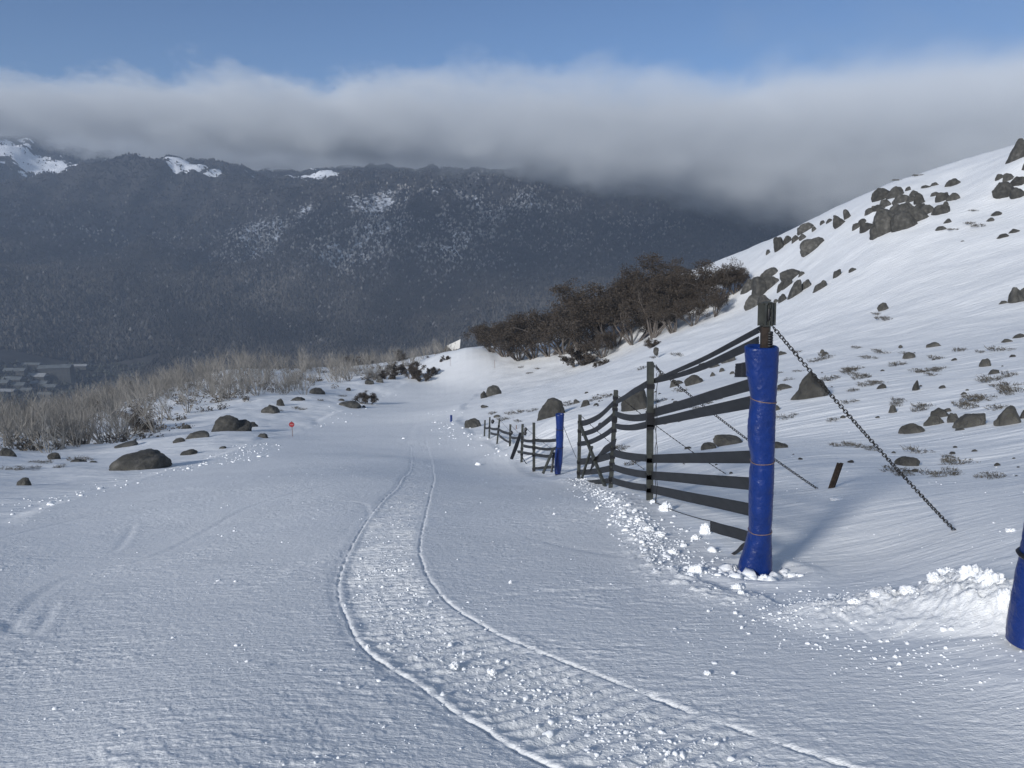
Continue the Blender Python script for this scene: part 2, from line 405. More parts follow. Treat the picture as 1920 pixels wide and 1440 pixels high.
SKI = [catmull(hitxy(l), 4) for l in ([(100,1130),(60,1190),(0,1160)], [(250,985),(225,1025),(205,1035)], [(690,950),(650,1000),(560,1050),(480,1085)], [(620,940),(680,945),(692,965)],
       [(0,1200),(110,1090),(300,1040),(470,950),(640,905)], [(1160,920),(1020,930),(840,945)], [(1440,1130),(1250,1060),(1090,1030),(1000,1010)], [(560,870),(700,850),(790,830)], [(520,1240),(760,1150),(1000,1110),(1200,1100)], [(0,1010),(200,960),(420,915),(560,900)], [(800,740),(775,800),(765,830)], [(860,690),(820,730),(790,790)])]
SKIW = [.05, .06, .16, .05, .07, .08, .09, .12, .05, .07, .3, .35]
fence_line = hitxy([(1384,1100),(1300,1060),(1219,940),(1147,916),(1086,899)])

def pile(x, y):
    z = np.zeros(x.shape)
    d, s, arc = polydist(x, y, PILE)
    seg = np.r_[0, np.cumsum([math.dist(PILE[i], PILE[i + 1]) for i in range(len(PILE) - 1)])]
    hh = np.interp(arc, seg, PILE_H)
    wd = np.where(s > 0, .24, .42) + .06 * fbm(x * 2, y * 2, 2, 40)     # steep on the far side, spread on ours
    k = np.exp(-(d / np.maximum(wd, .1)) ** 2)
    lump = 1 + .35 * fbm(x * 4, y * 4, 4, 41, .6) + .22 * np.abs(fbm(x * 11, y * 11, 3, 42, .6))
    z = hh * k * lump
    return z, k * np.clip(hh * 8, 0, 1)
def height(x, y, detail=True):
    x = np.asarray(x, float); y = np.asarray(y, float)
    r = np.hypot(x, y); z = base_z(x, y)
    pm = np.zeros(x.shape)
    d, s, _ = polydist(x, y, PISTE, True); ins = inpoly(x, y, PISTE)
    sd = np.where(ins, d, -d)
    pm = sstep(-.25, .35, sd / np.maximum(1, r * .02))
    off = 1 - pm
    z = z + off * (.10 * np.clip(r / 25, 0, 3) * fbm(x * .16, y * .16, 3, 1) + .05 * fbm(x * .35 + 4, y * 1.1, 3, 5) * sstep(7, 14, r))
    z = z + pm * (.018 * fbm(x * .5, y * .5, 3, 2) * sstep(3, 9, r) + np.clip(r / 60, 0, 1.6) * .12 * fbm(x * .05, y * .09, 2, 3))
    pz, pk = pile(x, y); z = z + pz
    if detail:
        nr = r < 75
        xx, yy = x[nr], y[nr]; rr = r[nr]; p_ = pm[nr]; zz = np.zeros(xx.shape)
        # crust left by the groomer: short ledges across the slope
        led = fbm(xx * 4 + .6 * n2(xx * 2, yy * 2, 9), yy * 11, 4, 11, .6)
        patch = np.clip(.55 + 1.1 * fbm(xx * .7, yy * .55, 3, 24, .6), .12, 1.25)
        zz += p_ * patch * (.0088 * led + .011 * np.clip(fbm(xx * 13, yy * 24, 3, 12, .6) - .1, 0, 1)) + p_ * .003 * fbm(xx * 30, yy * 30, 2, 25)
        zz += (1 - p_) * (.010 * np.clip(.5 + fbm(xx * .4, yy * .4, 2, 26), .15, 1.2) * fbm(xx * 1.3 + yy * .6, yy * 5, 3, 13, .5) + .004 * fbm(xx * 14, yy * 22, 2, 14))
        zz += pk[nr] * .03 * np.abs(fbm(xx * 17, yy * 17, 3, 15, .6))
        # scuffed, crumbling line along the foot of the fence
        df, sf, _ = polydist(xx, yy, fence_line)
        bm = np.exp(-((df * sf - .38) / .22) ** 2)
        zz += bm * (.03 + .05 * np.clip(fbm(xx * 7, yy * 7, 3, 16, .6), 0, 1))
        # track
        dl, sL, aL = polydist(xx, yy, TLs); dr, sR, aR = polydist(xx, yy, TRs)
        fade = 1 - sstep(20, 60, rr) * .5
        for dd, ss, sg in ((dl, sL, 1), (dr, sR, 1)):
            q = dd * ss + .014 * fbm(xx * 4, yy * 4, 3, 27, .6)
            wob = np.clip(.7 + 1.3 * fbm(xx * 5, yy * 5, 3, 22, .6), .1, 1.6)
            zz += fade * (-.022 * wob * np.exp(-(q / .011) ** 2) - .007 * np.exp(-((q - .035) / .045) ** 2) + .0022 * wob * np.exp(-((q + .045) / .030) ** 2) + (.006 * np.abs(fbm(xx * 18, yy * 18, 2, 23))) * np.exp(-((q + .06) / .06) ** 2))
        mid = (sL < 0) & (sR > 0) & (dl < 1.2) & (dr < 1.2)
        w = mid * sstep(.02, .10, dl) * sstep(.02, .12, dr)
        lug = np.sin(2 * math.pi * aR / .115 + 2.2 * fbm(xx * 2.5, yy * 2.5, 2, 18)) * np.clip(.75 + .9 * fbm(xx * 2, yy * 2, 2, 19), .1, 1.3)
        zz += fade * w * (-.012 + .0125 * lug + .013 * np.clip(fbm(xx * 10, yy * 14, 3, 20, .6), 0, 1))
        for l, ww in zip(SKI, SKIW):
            ds, ss, _ = polydist(xx, yy, l); zz += -.006 * np.exp(-(ds / ww) ** 2) + .003 * np.exp(-((ds * ss - 1.6 * ww) / ww) ** 2)
        # hollow blown out round the padded posts
        for px, py, rad_, dep in HOLLOW:
            dd = np.hypot(xx - px, yy - py); zz += -dep * np.exp(-(dd / rad_) ** 2) + dep * .7 * np.exp(-((dd - rad_ * 1.9) / (rad_ * .5)) ** 2)
        z[nr] += zz
    return z, pm, pk
P1 = on_y(1416, 1076, 6.5); P1 = Vector((P1.x, P1.y, 0)); P3X = hit(1924, 1203)
HOLLOW = [(P1.x + .03, P1.y - .02, .24, .045), (P3X.x, P3X.y, .24, .006)]
def gz(x, y): return float(height(np.array([x]), np.array([y]))[0][0])
def ground(u, v, **k):
    h_ = hit(u, v, **k); return Vector((h_.x, h_.y, gz(h_.x, h_.y)))

def polar(name, az, rr, zfun, mat):
    AZ, RR = np.meshgrid(az, rr, indexing='xy')      # rows = r
    x = RR * np.sin(AZ); y = RR * np.cos(AZ)
    res = zfun(x.ravel(), y.ravel())
    V = np.stack([x.ravel(), y.ravel(), res[0]], -1); na, nr = len(az), len(rr)
    closed = abs((az[-1] - az[0]) - 2 * math.pi) < .2
    j = np.arange(na if closed else na - 1); i = np.arange(nr - 1)
    I, J = np.meshgrid(i, j, indexing='ij'); J2 = (J + 1) % na
    Fc = np.stack([I * na + J, I * na + J2, (I + 1) * na + J2, (I + 1) * na + J], -1).reshape(-1, 4)[:, ::-1]
    return V, Fc, res
fine = np.arange(-40, 40.01, .075)
coarse = np.r_[np.arange(41.5, 180, 3)]
az = np.radians(np.r_[-coarse[::-1], fine, coarse]); 
rr = np.r_[.45, .9, 1.5, np.exp(np.linspace(math.log(1.9), math.log(34), 760)), np.exp(np.linspace(math.log(34.25), math.log(430), 330))]
V, Fc, res = polar('snow_slope', az, rr, height, M_snow)
# close the sheet under the camera
V = np.vstack([V, [[0, 0, V[:len(az), 2].mean()]]])
me = mesh_np('snow_slope', V, Fc, M_snow)
attr(me, 'groomed', np.r_[np.clip(res[1] + res[2], 0, 1), 1.0])
snow = tag(add('snow_slope', me), kind='structure')

# ------------------------------------------------------------------ the mountain across the valley
def far_z(x, y):
    r = np.hypot(x, y); z = base_z(x, y)
    k = sstep(1500, 2400, r)
    rid = (1 - np.abs(fbm(x * .0016 + .3, y * .0011, 4, 60, .5)) * 1.6)
    z = z + k * (75 * (rid - .6) + 24 * fbm(x * .012, y * .008, 4, 63)) + 5 * fbm(x * .01, y * .01, 3, 66) * sstep(500, 900, r) - 1.5 * (1 - sstep(430, 470, r))
    return z,
CLEAR = []   # snow gullies and open tops: centre pixel, half sizes in m, tilt
for u, v, a_, b_ in ((60,290,230,60),(112,322,90,26),(30,282,150,30),(165,300,120,12),(335,318,150,28),(300,310,90,14),(505,347,120,20),(585,338,170,34),(450,322,160,12),(640,330,120,20),(545,333,130,12),(240,296,130,14)):
    h_ = hit(u, v, rmin=1800); CLEAR.append((h_.x, h_.y, a_ * .85, b_ * 1.5))
def snowiness(x, y):
    s = np.full(x.shape, -1.0)
    for cx, cy, a_, b_ in CLEAR:
        s = np.maximum(s, 1 - np.hypot((x - cx) / a_, (y - cy) / b_))
    open_ = s + .95 * fbm(x * .015, y * .016, 5, 70, .7) + .04
    c = hit(700, 420, rmin=1800)
    dust = np.exp(-(((x - c.x) / 420) ** 2 + ((y - c.y) / 330) ** 2)) * 1.0
    c2 = hit(1050, 400, rmin=1800); dust = dust + .6 * np.exp(-(((x - c2.x) / 450) ** 2 + ((y - c2.y) / 280) ** 2))
    c3 = hit(280, 430, rmin=1800); dust = dust + .45 * np.exp(-(((x - c3.x) / 600) ** 2 + ((y - c3.y) / 160) ** 2))
    c4 = hit(620, 490, rmin=1800); dust = dust + .5 * np.exp(-(((x - c4.x) / 160) ** 2 + ((y - c4.y) / 40) ** 2))
    dust = dust * (.75 + 1.3 * fbm(x * .006, y * .004, 4, 75, .6))
    return open_, dust
azm = np.radians(np.arange(-72, 72.01, .16)); rm = np.r_[np.exp(np.linspace(math.log(420), math.log(1500), 70)), np.linspace(1510, 4200, 420), np.linspace(4250, 7000, 30)]
V, Fc, res = polar('mountain', azm, rm, far_z, None)
op, du = snowiness(V[:, 0], V[:, 1])
def mountain_material():
    m, t, p = newmat('mountainside'); p.inputs['Roughness'].default_value = .95; p.inputs['Specular IOR Level'].default_value = .1
    w = coords(t)
    g = ramp(t, noise(t, w, .05, 5), [(.35, (.030, .030, .030)), (.65, (.055, .052, .048))])
    a = N(t, 'ShaderNodeAttribute', attribute_name='snow').outputs['Fac']
    k = mathn(t, 'ADD', a, mathn(t, 'MULTIPLY', mathn(t, 'SUBTRACT', noise(t, w, .09, 6, .7), .5), .9))
    f = ramp(t, k, [(.42, (0, 0, 0)), (.55, (1, 1, 1))])
    x = N(t, 'ShaderNodeMix', data_type='RGBA'); t.links.new(f, x.inputs['Factor']); t.links.new(g, x.inputs[6]); x.inputs[7].default_value = (.75, .78, .83, 1)
    t.links.new(x.outputs[2], p.inputs['Base Color']); return m
me = mesh_np('mountain', V, Fc, mountain_material())
sn = np.clip(np.maximum(np.clip(op * 2.2 + .35, 0, 1), np.clip(du, 0, 1) * .38 + .12 * sstep(1700, 2300, np.hypot(V[:, 0], V[:, 1]))), 0, 1)
sn = sn * sstep(1660, 1750, np.hypot(V[:, 0], V[:, 1]))
attr(me, 'snow', sn)
tag(add('mountain', me), kind='structure')

# forest on the far side: low crowns, tens of thousands, one stuff object
def forest(n, seed):
    g = np.random.default_rng(seed)
    a = g.uniform(R(-37), R(33), n); r = np.sqrt(g.uniform(1100 ** 2, 3900 ** 2, n))
    near = g.random(n) < .5; r = np.where(near, np.sqrt(g.uniform(1300 ** 2, 2500 ** 2, n)), r)
    x = r * np.sin(a); y = r * np.cos(a); op, du = snowiness(x, y)
    vill = (r < 1660) & (r > 1240) & (x < -690)
    keep = ((op < -.12 + .1 * g.random(n)) | (g.random(n) < .10)) & (g.random(n) > np.clip(du, 0, .8) * .75) & ~vill
    x, y, r, du = x[keep], y[keep], r[keep], du[keep]; z = far_z(x, y)[0]; m = len(x)
    hgt = g.uniform(5, 13, m) * (1 - .35 * sstep(2300, 3200, r)); wd = hgt * g.uniform(.28, .5, m)
    th = g.uniform(0, 6.28, m)
    base = np.array([[1, 0, .45], [0, 1, .5], [-1, 0, .4], [0, -1, .5], [.15, .1, 1.0], [0, 0, -.15]])
    jit = g.uniform(.7, 1.3, (m, 6, 1))
    Bv = base[None] * np.concatenate([jit, jit, np.ones_like(jit)], 2)
    c, s_ = np.cos(th)[:, None], np.sin(th)[:, None]
    X = x[:, None] + wd[:, None] * (Bv[..., 0] * c - Bv[..., 1] * s_); Y = y[:, None] + wd[:, None] * (Bv[..., 0] * s_ + Bv[..., 1] * c)
    Z = z[:, None] + hgt[:, None] * Bv[..., 2]
    V = np.stack([X, Y, Z], -1).reshape(-1, 3)
    tri = np.array([[0, 1, 4], [1, 2, 4], [2, 3, 4], [3, 0, 4], [1, 0, 5], [2, 1, 5], [3, 2, 5], [0, 3, 5]])
    Fc = (tri[None] + (np.arange(m) * 6)[:, None, None]).reshape(-1, 3)
    big_ = (1 + 1.7 * fbm(x * .0025, y * .002, 4, 80, .6))[:, None]
    col = np.array([.036, .033, .028]) * g.uniform(.45, 1.8, (m, 1)) * np.clip(big_, .4, 2)
    pale = g.random(m) < .02 + .42 * np.clip(du, 0, 1)
    col = np.where(pale[:, None], np.array([.20, .195, .19]) * g.uniform(.4, 1.7, (m, 1)) * (.5 + np.clip(du, 0, 1))[:, None], col)
    return V, Fc, np.repeat(col, 6, axis=0)
V, Fc, colr = forest(270000, 3)
M_forest, t, p = newmat('forest'); p.inputs['Roughness'].default_value = .95; p.inputs['Specular IOR Level'].default_value = .05
t.links.new(N(t, 'ShaderNodeAttribute', attribute_name='tint').outputs['Color'], p.inputs['Base Color'])
me = mesh_np('forest', V, Fc, M_forest, False); attr(me, 'tint', colr, 'FLOAT_COLOR')
tag(add('forest', me), 'dark eucalypt forest covering the far mountainside', kind='stuff')
# the village on the valley floor
M_wall = simple('village_wall', (.055, .055, .05), .8, .3, .2); M_roof = simple('village_roof', (.10, .11, .11), .7, .35, .15); M_win = simple('village_window', (.03, .035, .04), .3, .2, 1); M_roofsnow = simple('snowy_roof', (.22, .23, .24), .8, .2, .2)
def house(u, v, w, d, h, rise, rz, label, roofm=None, wins=None, name='lodge'):
    p = hit(u, v, rmin=1000); z = far_z(np.array([p.x]), np.array([p.y]))[0][0]
    root = empty(name, (p.x, p.y, z), label, 'building'); root.rotation_euler = (0, 0, R(rz))
    mb = MB(); mb.box((0, 0, h / 2 - 1), (w, d, h + 2)); mb.build('wall', M_wall, root)
    mb = MB(); e = 1.2; b = len(mb.v); H_ = h + .02
    mb.v += [Vector(q_) for q_ in ((-w / 2 - e, -d / 2 - e, H_), (w / 2 + e, -d / 2 - e, H_), (w / 2 + e, d / 2 + e, H_), (-w / 2 - e, d / 2 + e, H_), (-w / 2 - e, 0, H_ + rise), (w / 2 + e, 0, H_ + rise))]
    mb.f += [(0, 1, 5, 4), (2, 3, 4, 5), (0, 4, 3), (1, 2, 5), (3, 2, 1, 0)]; mb.build('roof', roofm or M_roof, root)
    nx, nz = wins or (max(2, int(w / 5)), max(1, int(h / 4)))
    for i in range(nx):
        for k in range(nz):
            mb = MB(); mb.box((-w / 2 + (i + .5) * w / nx, -d / 2 - .1, (k + .55) * h / nz), (w / nx * .5, .25, h / nz * .45)); mb.build('window', M_win, root)
house(108, 715, 50, 22, 26, 4, 12, 'large hotel block with rows of windows on the valley floor', None, (8, 4), 'hotel')
house(130, 714, 16, 16, 20, 9, 12, 'dark gabled wing adjoining the right end of the hotel')
house(72, 712, 30, 12, 7, 5, -6, 'pale snow-roofed lodge just left of the hotel', M_roofsnow)
house(30, 704, 34, 12, 7, 4, 4, 'long lodge at the back left of the village')
house(26, 718, 30, 12, 7, 4, -3, 'low lodge in the middle row at the left of the village')
house(32, 728, 26, 12, 7, 4, 6, 'lodge in the front row at the left of the village')
house(4, 724, 24, 12, 6, 4, 0, 'yellowish lodge cut by the left edge of the picture')
house(75, 723, 26, 12, 6, 4, 3, 'lodge below the snow-roofed one in the village centre')
house(95, 729, 22, 11, 6, 4, -5, 'small lodge in the front row below the hotel')
house(55, 690, 40, 10, 5, 3, 2, 'long low building at the foot of the forest behind the village')
house(140, 692, 46, 10, 5, 3, 3, 'long pale building at the far edge of the village behind the hotel', M_roofsnow)
house(14, 739, 26, 12, 5, 3, -4, 'snowy roofed shed at the near left of the village', M_roofsnow)
house(84, 743, 20, 10, 5, 3, 8, 'small shed nearest to the bare trees in the village')
house(52, 736, 18, 10, 6, 3, -8, 'small lodge between the front row and the near sheds')
# trees standing round the houses
def village_trees(n, seed):
    gg = np.random.default_rng(seed); out = []
    for k in range(n):
        u = gg.uniform(-60, 420); v_ = gg.uniform(684, 790); p = hit(u, v_, rmin=1000); out.append((p.x, p.y))
    return out
vt = village_trees(2600, 4); gx = np.array(vt); zz = far_z(gx[:, 0], gx[:, 1])[0]
gg = np.random.default_rng(8); m_ = len(gx); hh = gg.uniform(3.5, 8, m_); ww = hh * gg.uniform(.35, .6, m_)
bs = np.array([[1, 0, .4], [.3, .9, .45], [-.8, .6, .4], [-.8, -.6, .5], [.3, -.9, .4], [.1, .1, 1.0], [0, 0, -.15]])
V = (bs[None] * np.stack([ww, ww, hh], -1)[:, None, :] * gg.uniform(.75, 1.25, (m_, 7, 1)) + np.stack([gx[:, 0], gx[:, 1], zz], -1)[:, None, :]).reshape(-1, 3)
tri = np.array([[i, (i + 1) % 5, 5] for i in range(5)] + [[(i + 1) % 5, i, 6] for i in range(5)])
Fc = (tri[None] + (np.arange(m_) * 7)[:, None, None]).reshape(-1, 3)
me = mesh_np('village_trees', V, Fc, M_forest, False); attr(me, 'tint', np.repeat(np.array([.035, .037, .03]) * gg.uniform(.6, 2.2, (m_, 1)), 7, axis=0), 'FLOAT_COLOR')
tag(add('village_trees', me), 'dark trees crowding between the village houses', kind='stuff')

# ------------------------------------------------------------------ air
def volbox(name, lo, hi):
    b = MB(); b.box([(lo[i] + hi[i]) / 2 for i in range(3)], [hi[i] - lo[i] for i in range(3)])
    m = bpy.data.materials.new(name); m.use_nodes = True; t = m.node_tree; t.nodes.clear()
    o = t.nodes.new('ShaderNodeOutputMaterial'); return b.build(name, m), m, t, o
hz, m, t, o = volbox('haze', (-9000, -1200, -700), (9000, 7600, 420))
v = t.nodes.new('ShaderNodeVolumePrincipled'); v.inputs['Color'].default_value = (.55, .67, .86, 1); v.inputs['Density'].default_value = 1.7e-4; v.inputs['Anisotropy'].default_value = .1
t.links.new(v.outputs[0], o.inputs['Volume']); tag(hz, kind='stuff')
hz['label'] = 'thin blue haze filling the valley'
cb, m, t, o = volbox('cloud_bank', (-3300, 1350, -230), (3300, 4500, 760))
cb.location.z = 0
tag(cb, 'grey cloud bank lying along the mountain tops', kind='stuff')
w = coords(t, 'Object')
sx = t.nodes.new('ShaderNodeSeparateXYZ'); t.links.new(w, sx.inputs[0])
X_, Z_ = sx.outputs['X'], sx.outputs['Z']
def mapr(f, a, b, c, d, it='LINEAR'):
    q = N(t, 'ShaderNodeMapRange', interpolation_type=it); q.inputs['From Min'].default_value = a; q.inputs['From Max'].default_value = b
    q.inputs['To Min'].default_value = c; q.inputs['To Max'].default_value = d
    t.links.new(f, q.inputs['Value']); return q.outputs[0]
def curve(f, a, b, pts_):
    q = t.nodes.new('ShaderNodeFloatCurve'); c = q.mapping.curves[0]
    n0 = mapr(f, a, b, 0, 1)
    while len(c.points) < len(pts_): c.points.new(.5, .5)
    for i, (x0, y0) in enumerate(pts_): c.points[i].location = ((x0 - a) / (b - a), y0); c.points[i].handle_type = 'AUTO'
    q.mapping.update(); t.links.new(n0, q.inputs['Value']); return q.outputs[0]
n_big = noise(t, coords(t, 'Object', (.0024, .0018, .0036)), 1.0, 6, .62)
n_sm = noise(t, coords(t, 'Object', (.0105, .008, .015)), 1.0, 6, .68)
nn = mathn(t, 'ADD', mathn(t, 'MULTIPLY', mathn(t, 'SUBTRACT', n_big, .5), 1.0), mathn(t, 'MULTIPLY', mathn(t, 'SUBTRACT', n_sm, .5), 1.0))
# underside and top of the bank along the valley, in metres (0..1 -> -300..900)
S_ = lambda z: (z + 300) / 1200.0
bot = curve(X_, -3300, 4300, [(-3300, S_(175)), (-1500, S_(168)), (-1100, S_(158)), (-500, S_(122)), (0, S_(72)), (500, S_(-20)), (1000, S_(-130)), (4300, S_(-200))])
top = curve(X_, -3300, 4300, [(-3300, S_(262)), (-1100, S_(248)), (-500, S_(255)), (0, S_(255)), (400, S_(265)), (900, S_(330)), (1500, S_(470)), (4300, S_(640))])
back = mathn(t, 'SUBTRACT', sx.outputs['Y'], mathn(t, 'MULTIPLY', X_, .12))     # the part behind the far ridge hangs lower and stands higher
bot = mathn(t, 'ADD', mathn(t, 'MULTIPLY', bot, 1200), mathn(t, 'SUBTRACT', mapr(sx.outputs['Y'], 2000, 2600, -300, -120), mapr(back, 3380, 3650, 0, 420))); top = mathn(t, 'ADD', mathn(t, 'MULTIPLY', top, 1200), mapr(back, 3380, 3650, -300, -60))
cl = lambda q: mapr(q, 0, 1, 0, 1, 'SMOOTHSTEP')
zb = mathn(t, 'DIVIDE', mathn(t, 'SUBTRACT', mathn(t, 'ADD', Z_, mathn(t, 'MULTIPLY', nn, 110)), bot), mathn(t, 'ADD', 60, mathn(t, 'MULTIPLY', cl(mathn(t, 'DIVIDE', X_, 1200)), 160)))
zt = mathn(t, 'DIVIDE', mathn(t, 'SUBTRACT', top, mathn(t, 'ADD', Z_, mathn(t, 'MULTIPLY', nn, 190))), curve(X_, -3300, 4300, [(-3300, .045), (0, .040), (500, .09), (1000, .20), (1800, .35), (4300, .4)]))
zt = mathn(t, 'DIVIDE', zt, 1000)
cl = lambda q: mapr(q, 0, 1, 0, 1, 'SMOOTHSTEP')
den = mathn(t, 'MULTIPLY', mathn(t, 'MULTIPLY', cl(zb), cl(zt)), mathn(t, 'MULTIPLY', mapr(nn, -.35, .35, .1, 1.9), .0078))
v = t.nodes.new('ShaderNodeVolumePrincipled'); v.inputs['Color'].default_value = (.935, .965, .99, 1); v.inputs['Anisotropy'].default_value = -.15
t.links.new(den, v.inputs['Density']); t.links.new(v.outputs[0], o.inputs['Volume'])
m.cycles.volume_step_rate = .16 if hasattr(m.cycles, 'volume_step_rate') else 0
# ------------------------------------------------------------------ fences
def plane_seg(yA, yB, pA, pB): return None
def post_at(u0, v0, u1, v1, y0, w, mat, root, name='post', bury=.35):
    a = on_y(u0, v0, y0); b = on_y(u1, v1, y0); d = (b - a).normalized(); a = a - d * bury
    L = (b - a).length; q = d.to_track_quat('Z', 'Y')
    m = MB(); t_ = .012
    # open channel section: web and two flanges
    m.box((0, -w / 2 + t_ / 2, L / 2), (w, t_, L)); m.box((-w / 2 + t_ / 2, t_ / 2 + .001, L / 2), (t_, w - t_, L)); m.box((w / 2 - t_ / 2, t_ / 2 + .001, L / 2), (t_, w - t_, L)); m.box((0, w * .22, L / 2 - .004), (w - 2 * t_ - .004, w * .35, L - .01))
    o = m.build(name, mat, None); o.matrix_world = Matrix.Translation(a) @ q.to_matrix().to_4x4()
    bpy.context.view_layer.update(); mw = o.matrix_world.copy(); o.parent = root; o.matrix_parent_inverse = Matrix.Translation(-Vector(root.location)); o.matrix_basis = mw
    return o, a + d * bury, b
def strap(root, A0, A1, B0, B1, sag=.0, twist=0, name='strap', mat=None, n=18):
    """band with top corners A0,B0 and bottom corners A1,B1 (world)"""
    m = MB(); prof = 9; along = (B0 - A0); nrm = along.cross(A0 - A1).normalized()
    for side in (0, 1):
        for i in range(n + 1):
            t = i / n; top = A0.lerp(B0, t); bot = A1.lerp(B1, t); sg = Vector((0, 0, -sag * 4 * t * (1 - t)))
            wob = nrm * (.010 * math.sin(t * 9 + A0.z * 7) * math.sin(math.pi * t))
            for j in range(prof):
                s = j / (prof - 1); c = .0022 * (1 if j % 2 else -1)
                m.v.append(top.lerp(bot, s) + sg + wob + nrm * (c + (.0035 if side else -.0035)) + nrm * twist * .05 * math.sin(math.pi * t) * (s - .5) * 2)
    W_ = prof; off = (n + 1) * prof
    for i in range(n):
        for j in range(prof - 1):
            a = i * W_ + j; m.f.append((a, a + 1, a + W_ + 1, a + W_)); m.f.append((off + a, off + a + W_, off + a + W_ + 1, off + a + 1))
    for i in range(n):
        for j in (0, prof - 1):
            a = i * W_ + j; m.f.append((a, a + W_, off + a + W_, off + a))
    for i in (0, n):
        for j in range(prof - 1):
            a = i * W_ + j; m.f.append((a, a + 1, off + a + 1, off + a))
    return under(root, m.build(name, mat or M_strap, None, True))
def wrap(root, c, w, h):
    m = MB(); t_ = .006
    for s in (-1, 1):
        m.box(c + Vector((0, s * (w / 2 + t_), 0)), (w + 4 * t_, t_, h)); m.box(c + Vector((s * (w / 2 + t_), 0, 0)), (t_, w + t_ * .9, h * .96))
    return under(root, m.build('strap_loop', M_black))
def fence(root, posts, spans, w):
    """posts: (u0,v0,u1,v1,y); spans[i]: straps between post i and i+1: (uR,vt,vb, uL,vt,vb, sag)"""
    out = []
    for i, p in enumerate(posts):
        out.append(post_at(*p, w[i] if hasattr(w, '__len__') else w, M_post, root))
    for i, sp in enumerate(spans):
        A, B = out[i][1], out[i + 1][1]
        A = (A.x, A.y + .05); B = (B.x, B.y + .05)
        for (uR, vt, vb, uL, vt2, vb2, sag) in sp:
            A0, A1 = on_wall(uR, vt, A, B), on_wall(uR, vb, A, B); B0, B1 = on_wall(uL, vt2, A, B), on_wall(uL, vb2, A, B)
            # carry the band on to the posts it is looped round
            def ext(P_, Q_, X):
                d = (Q_ - P_); hd = math.hypot(d.x, d.y); k = (math.hypot(X[0] - P_.x, X[1] - P_.y)) / max(hd, .1); k = min(k, .12); return P_ - d * k
            A0n, A1n = ext(A0, B0, A), ext(A1, B1, A); B0n, B1n = ext(B0, A0, B), ext(B1, A1, B)
            strap(root, A0n, A1n, B0n, B1n, sag)
            for (pp, h0, h1, k) in ((out[i], A0n, A1n, i), (out[i + 1], B0n, B1n, i + 1)):
                if k == 0 and root.name.startswith('snow_fence') and pp is out[0]: continue
                zc = (h0.z + h1.z) / 2; a, b = pp[1], pp[2]; t = (zc - a.z) / (b.z - a.z)
                if 0.02 < t < 1: wrap(root, a.lerp(b, t), (w[k] if hasattr(w, '__len__') else w), .07)
    return out
fr = empty('snow_fence', (P1.x, P1.y, gz(P1.x, P1.y)), 'near snow fence of sagging black webbing straps on steel posts, ending at tall blue pad', 'fence')
nearposts = [(1424, 1072, 1438, 572, 6.5), (1218, 938, 1219.5, 679, 10.9), (1145, 914, 1155, 732, 14.9), (1085, 899, 1087.5, 778, 18.2)]
nearspans = [
 [(1425,704,728,1230,765,781,.0),(1425,738,763,1230,784,798,.0),(1425,844,869,1231,852,868,.0),(1425,896,921,1230,884,900,.0),(1425,947,972,1231,911,927,.0)],
 [(1212,714,727,1160,747,756,.0),(1212,772,786,1159,770,781,.06),(1212,788,801,1159,793,803,.05),(1212,851,865,1156,843,857,.02),(1212,882,896,1154,870,882,.03),(1212,907,920,1152,895,907,.03)],
 [(1149,752,762,1094,785,796,.10),(1148,775,787,1096,806,815,.08),(1147,800,811,1091,825,834,.08),(1144,848,861,1089,859,871,.03),(1143,872,884,1087,880,890,.03),(1142,896,906,1090,900,908,.02)]]
np_ = fence(fr, nearposts, nearspans, [.055, .09, .08, .08])
A = (np_[0][1].x, np_[0][1].y + .05); B = (np_[1][1].x, np_[1][1].y + .05)
W1 = lambda u, v: on_wall(u, v, A, B)
strap(fr, W1(1426, 611), W1(1426, 623), W1(1220, 712), W1(1220, 719), .03)          # two upper bands that twist together
strap(fr, W1(1426, 632) + Vector((0, .05, 0)), W1(1426, 651) + Vector((0, .05, 0)), W1(1220, 715) + Vector((0, .03, 0)), W1(1220, 721) + Vector((0, .03, 0)), .05)
strap(fr, W1(1425, 1002), W1(1425, 1024), W1(1332, 976), W1(1332, 996), .0)          # lowest band, half drifted in
strap(fr, W1(1403, 1012), W1(1403, 1026), W1(1362, 1046), W1(1362, 1048), .0, name='loose_strap_end', mat=M_black)
strap(fr, W1(1402, 677) - Vector((0, .03, 0)), W1(1402, 706) - Vector((0, .03, 0)), W1(1378, 681) - Vector((0, .03, 0)), W1(1376, 706) - Vector((0, .03, 0)), name='loose_strap_end', mat=M_black)
m = MB(); m.tube([W1(u, v) for u, v in ((1229, 942), (1250, 952), (1262, 957), (1290, 966), (1318, 974), (1333, 977), (1335, 986), (1332, 997))], .006, 5); under(fr, m.build('edge_cord', M_black, None, True))
for (u, va, vb) in ((1231, 700, 945), (1229.5, 760, 948)):
    m = MB(); m.tube([W1(u + 1.6 * math.sin(k * 1.7), va + (vb - va) * k / 14) for k in range(15)], .005, 5); under(fr, m.build('hanging_cord', M_black, None, True))
A3 = (np_[2][1].x, np_[2][1].y - .12); B3 = (np_[3][1].x, np_[3][1].y - .12); W3 = lambda u, v: on_wall(u, v, A3, B3)
m = MB(); m.tube([W3(1087, 794), W3(1111, 853), W3(1136, 916)], .045, 6); under(fr, m.build('brace', M_post))
m = MB(); m.tube([W3(1110, 838), W3(1100, 868), W3(1089, 903)], .035, 6); under(fr, m.build('brace', M_post))
strap(fr, W3(1156, 822), W3(1153, 838), W3(1124, 850), W3(1120, 858), .0, 1, 'loose_strap', M_black)
strap(fr, W3(1124, 850), W3(1120, 858), W3(1107, 881), W3(1104, 884), .0, 1, 'loose_strap', M_black)
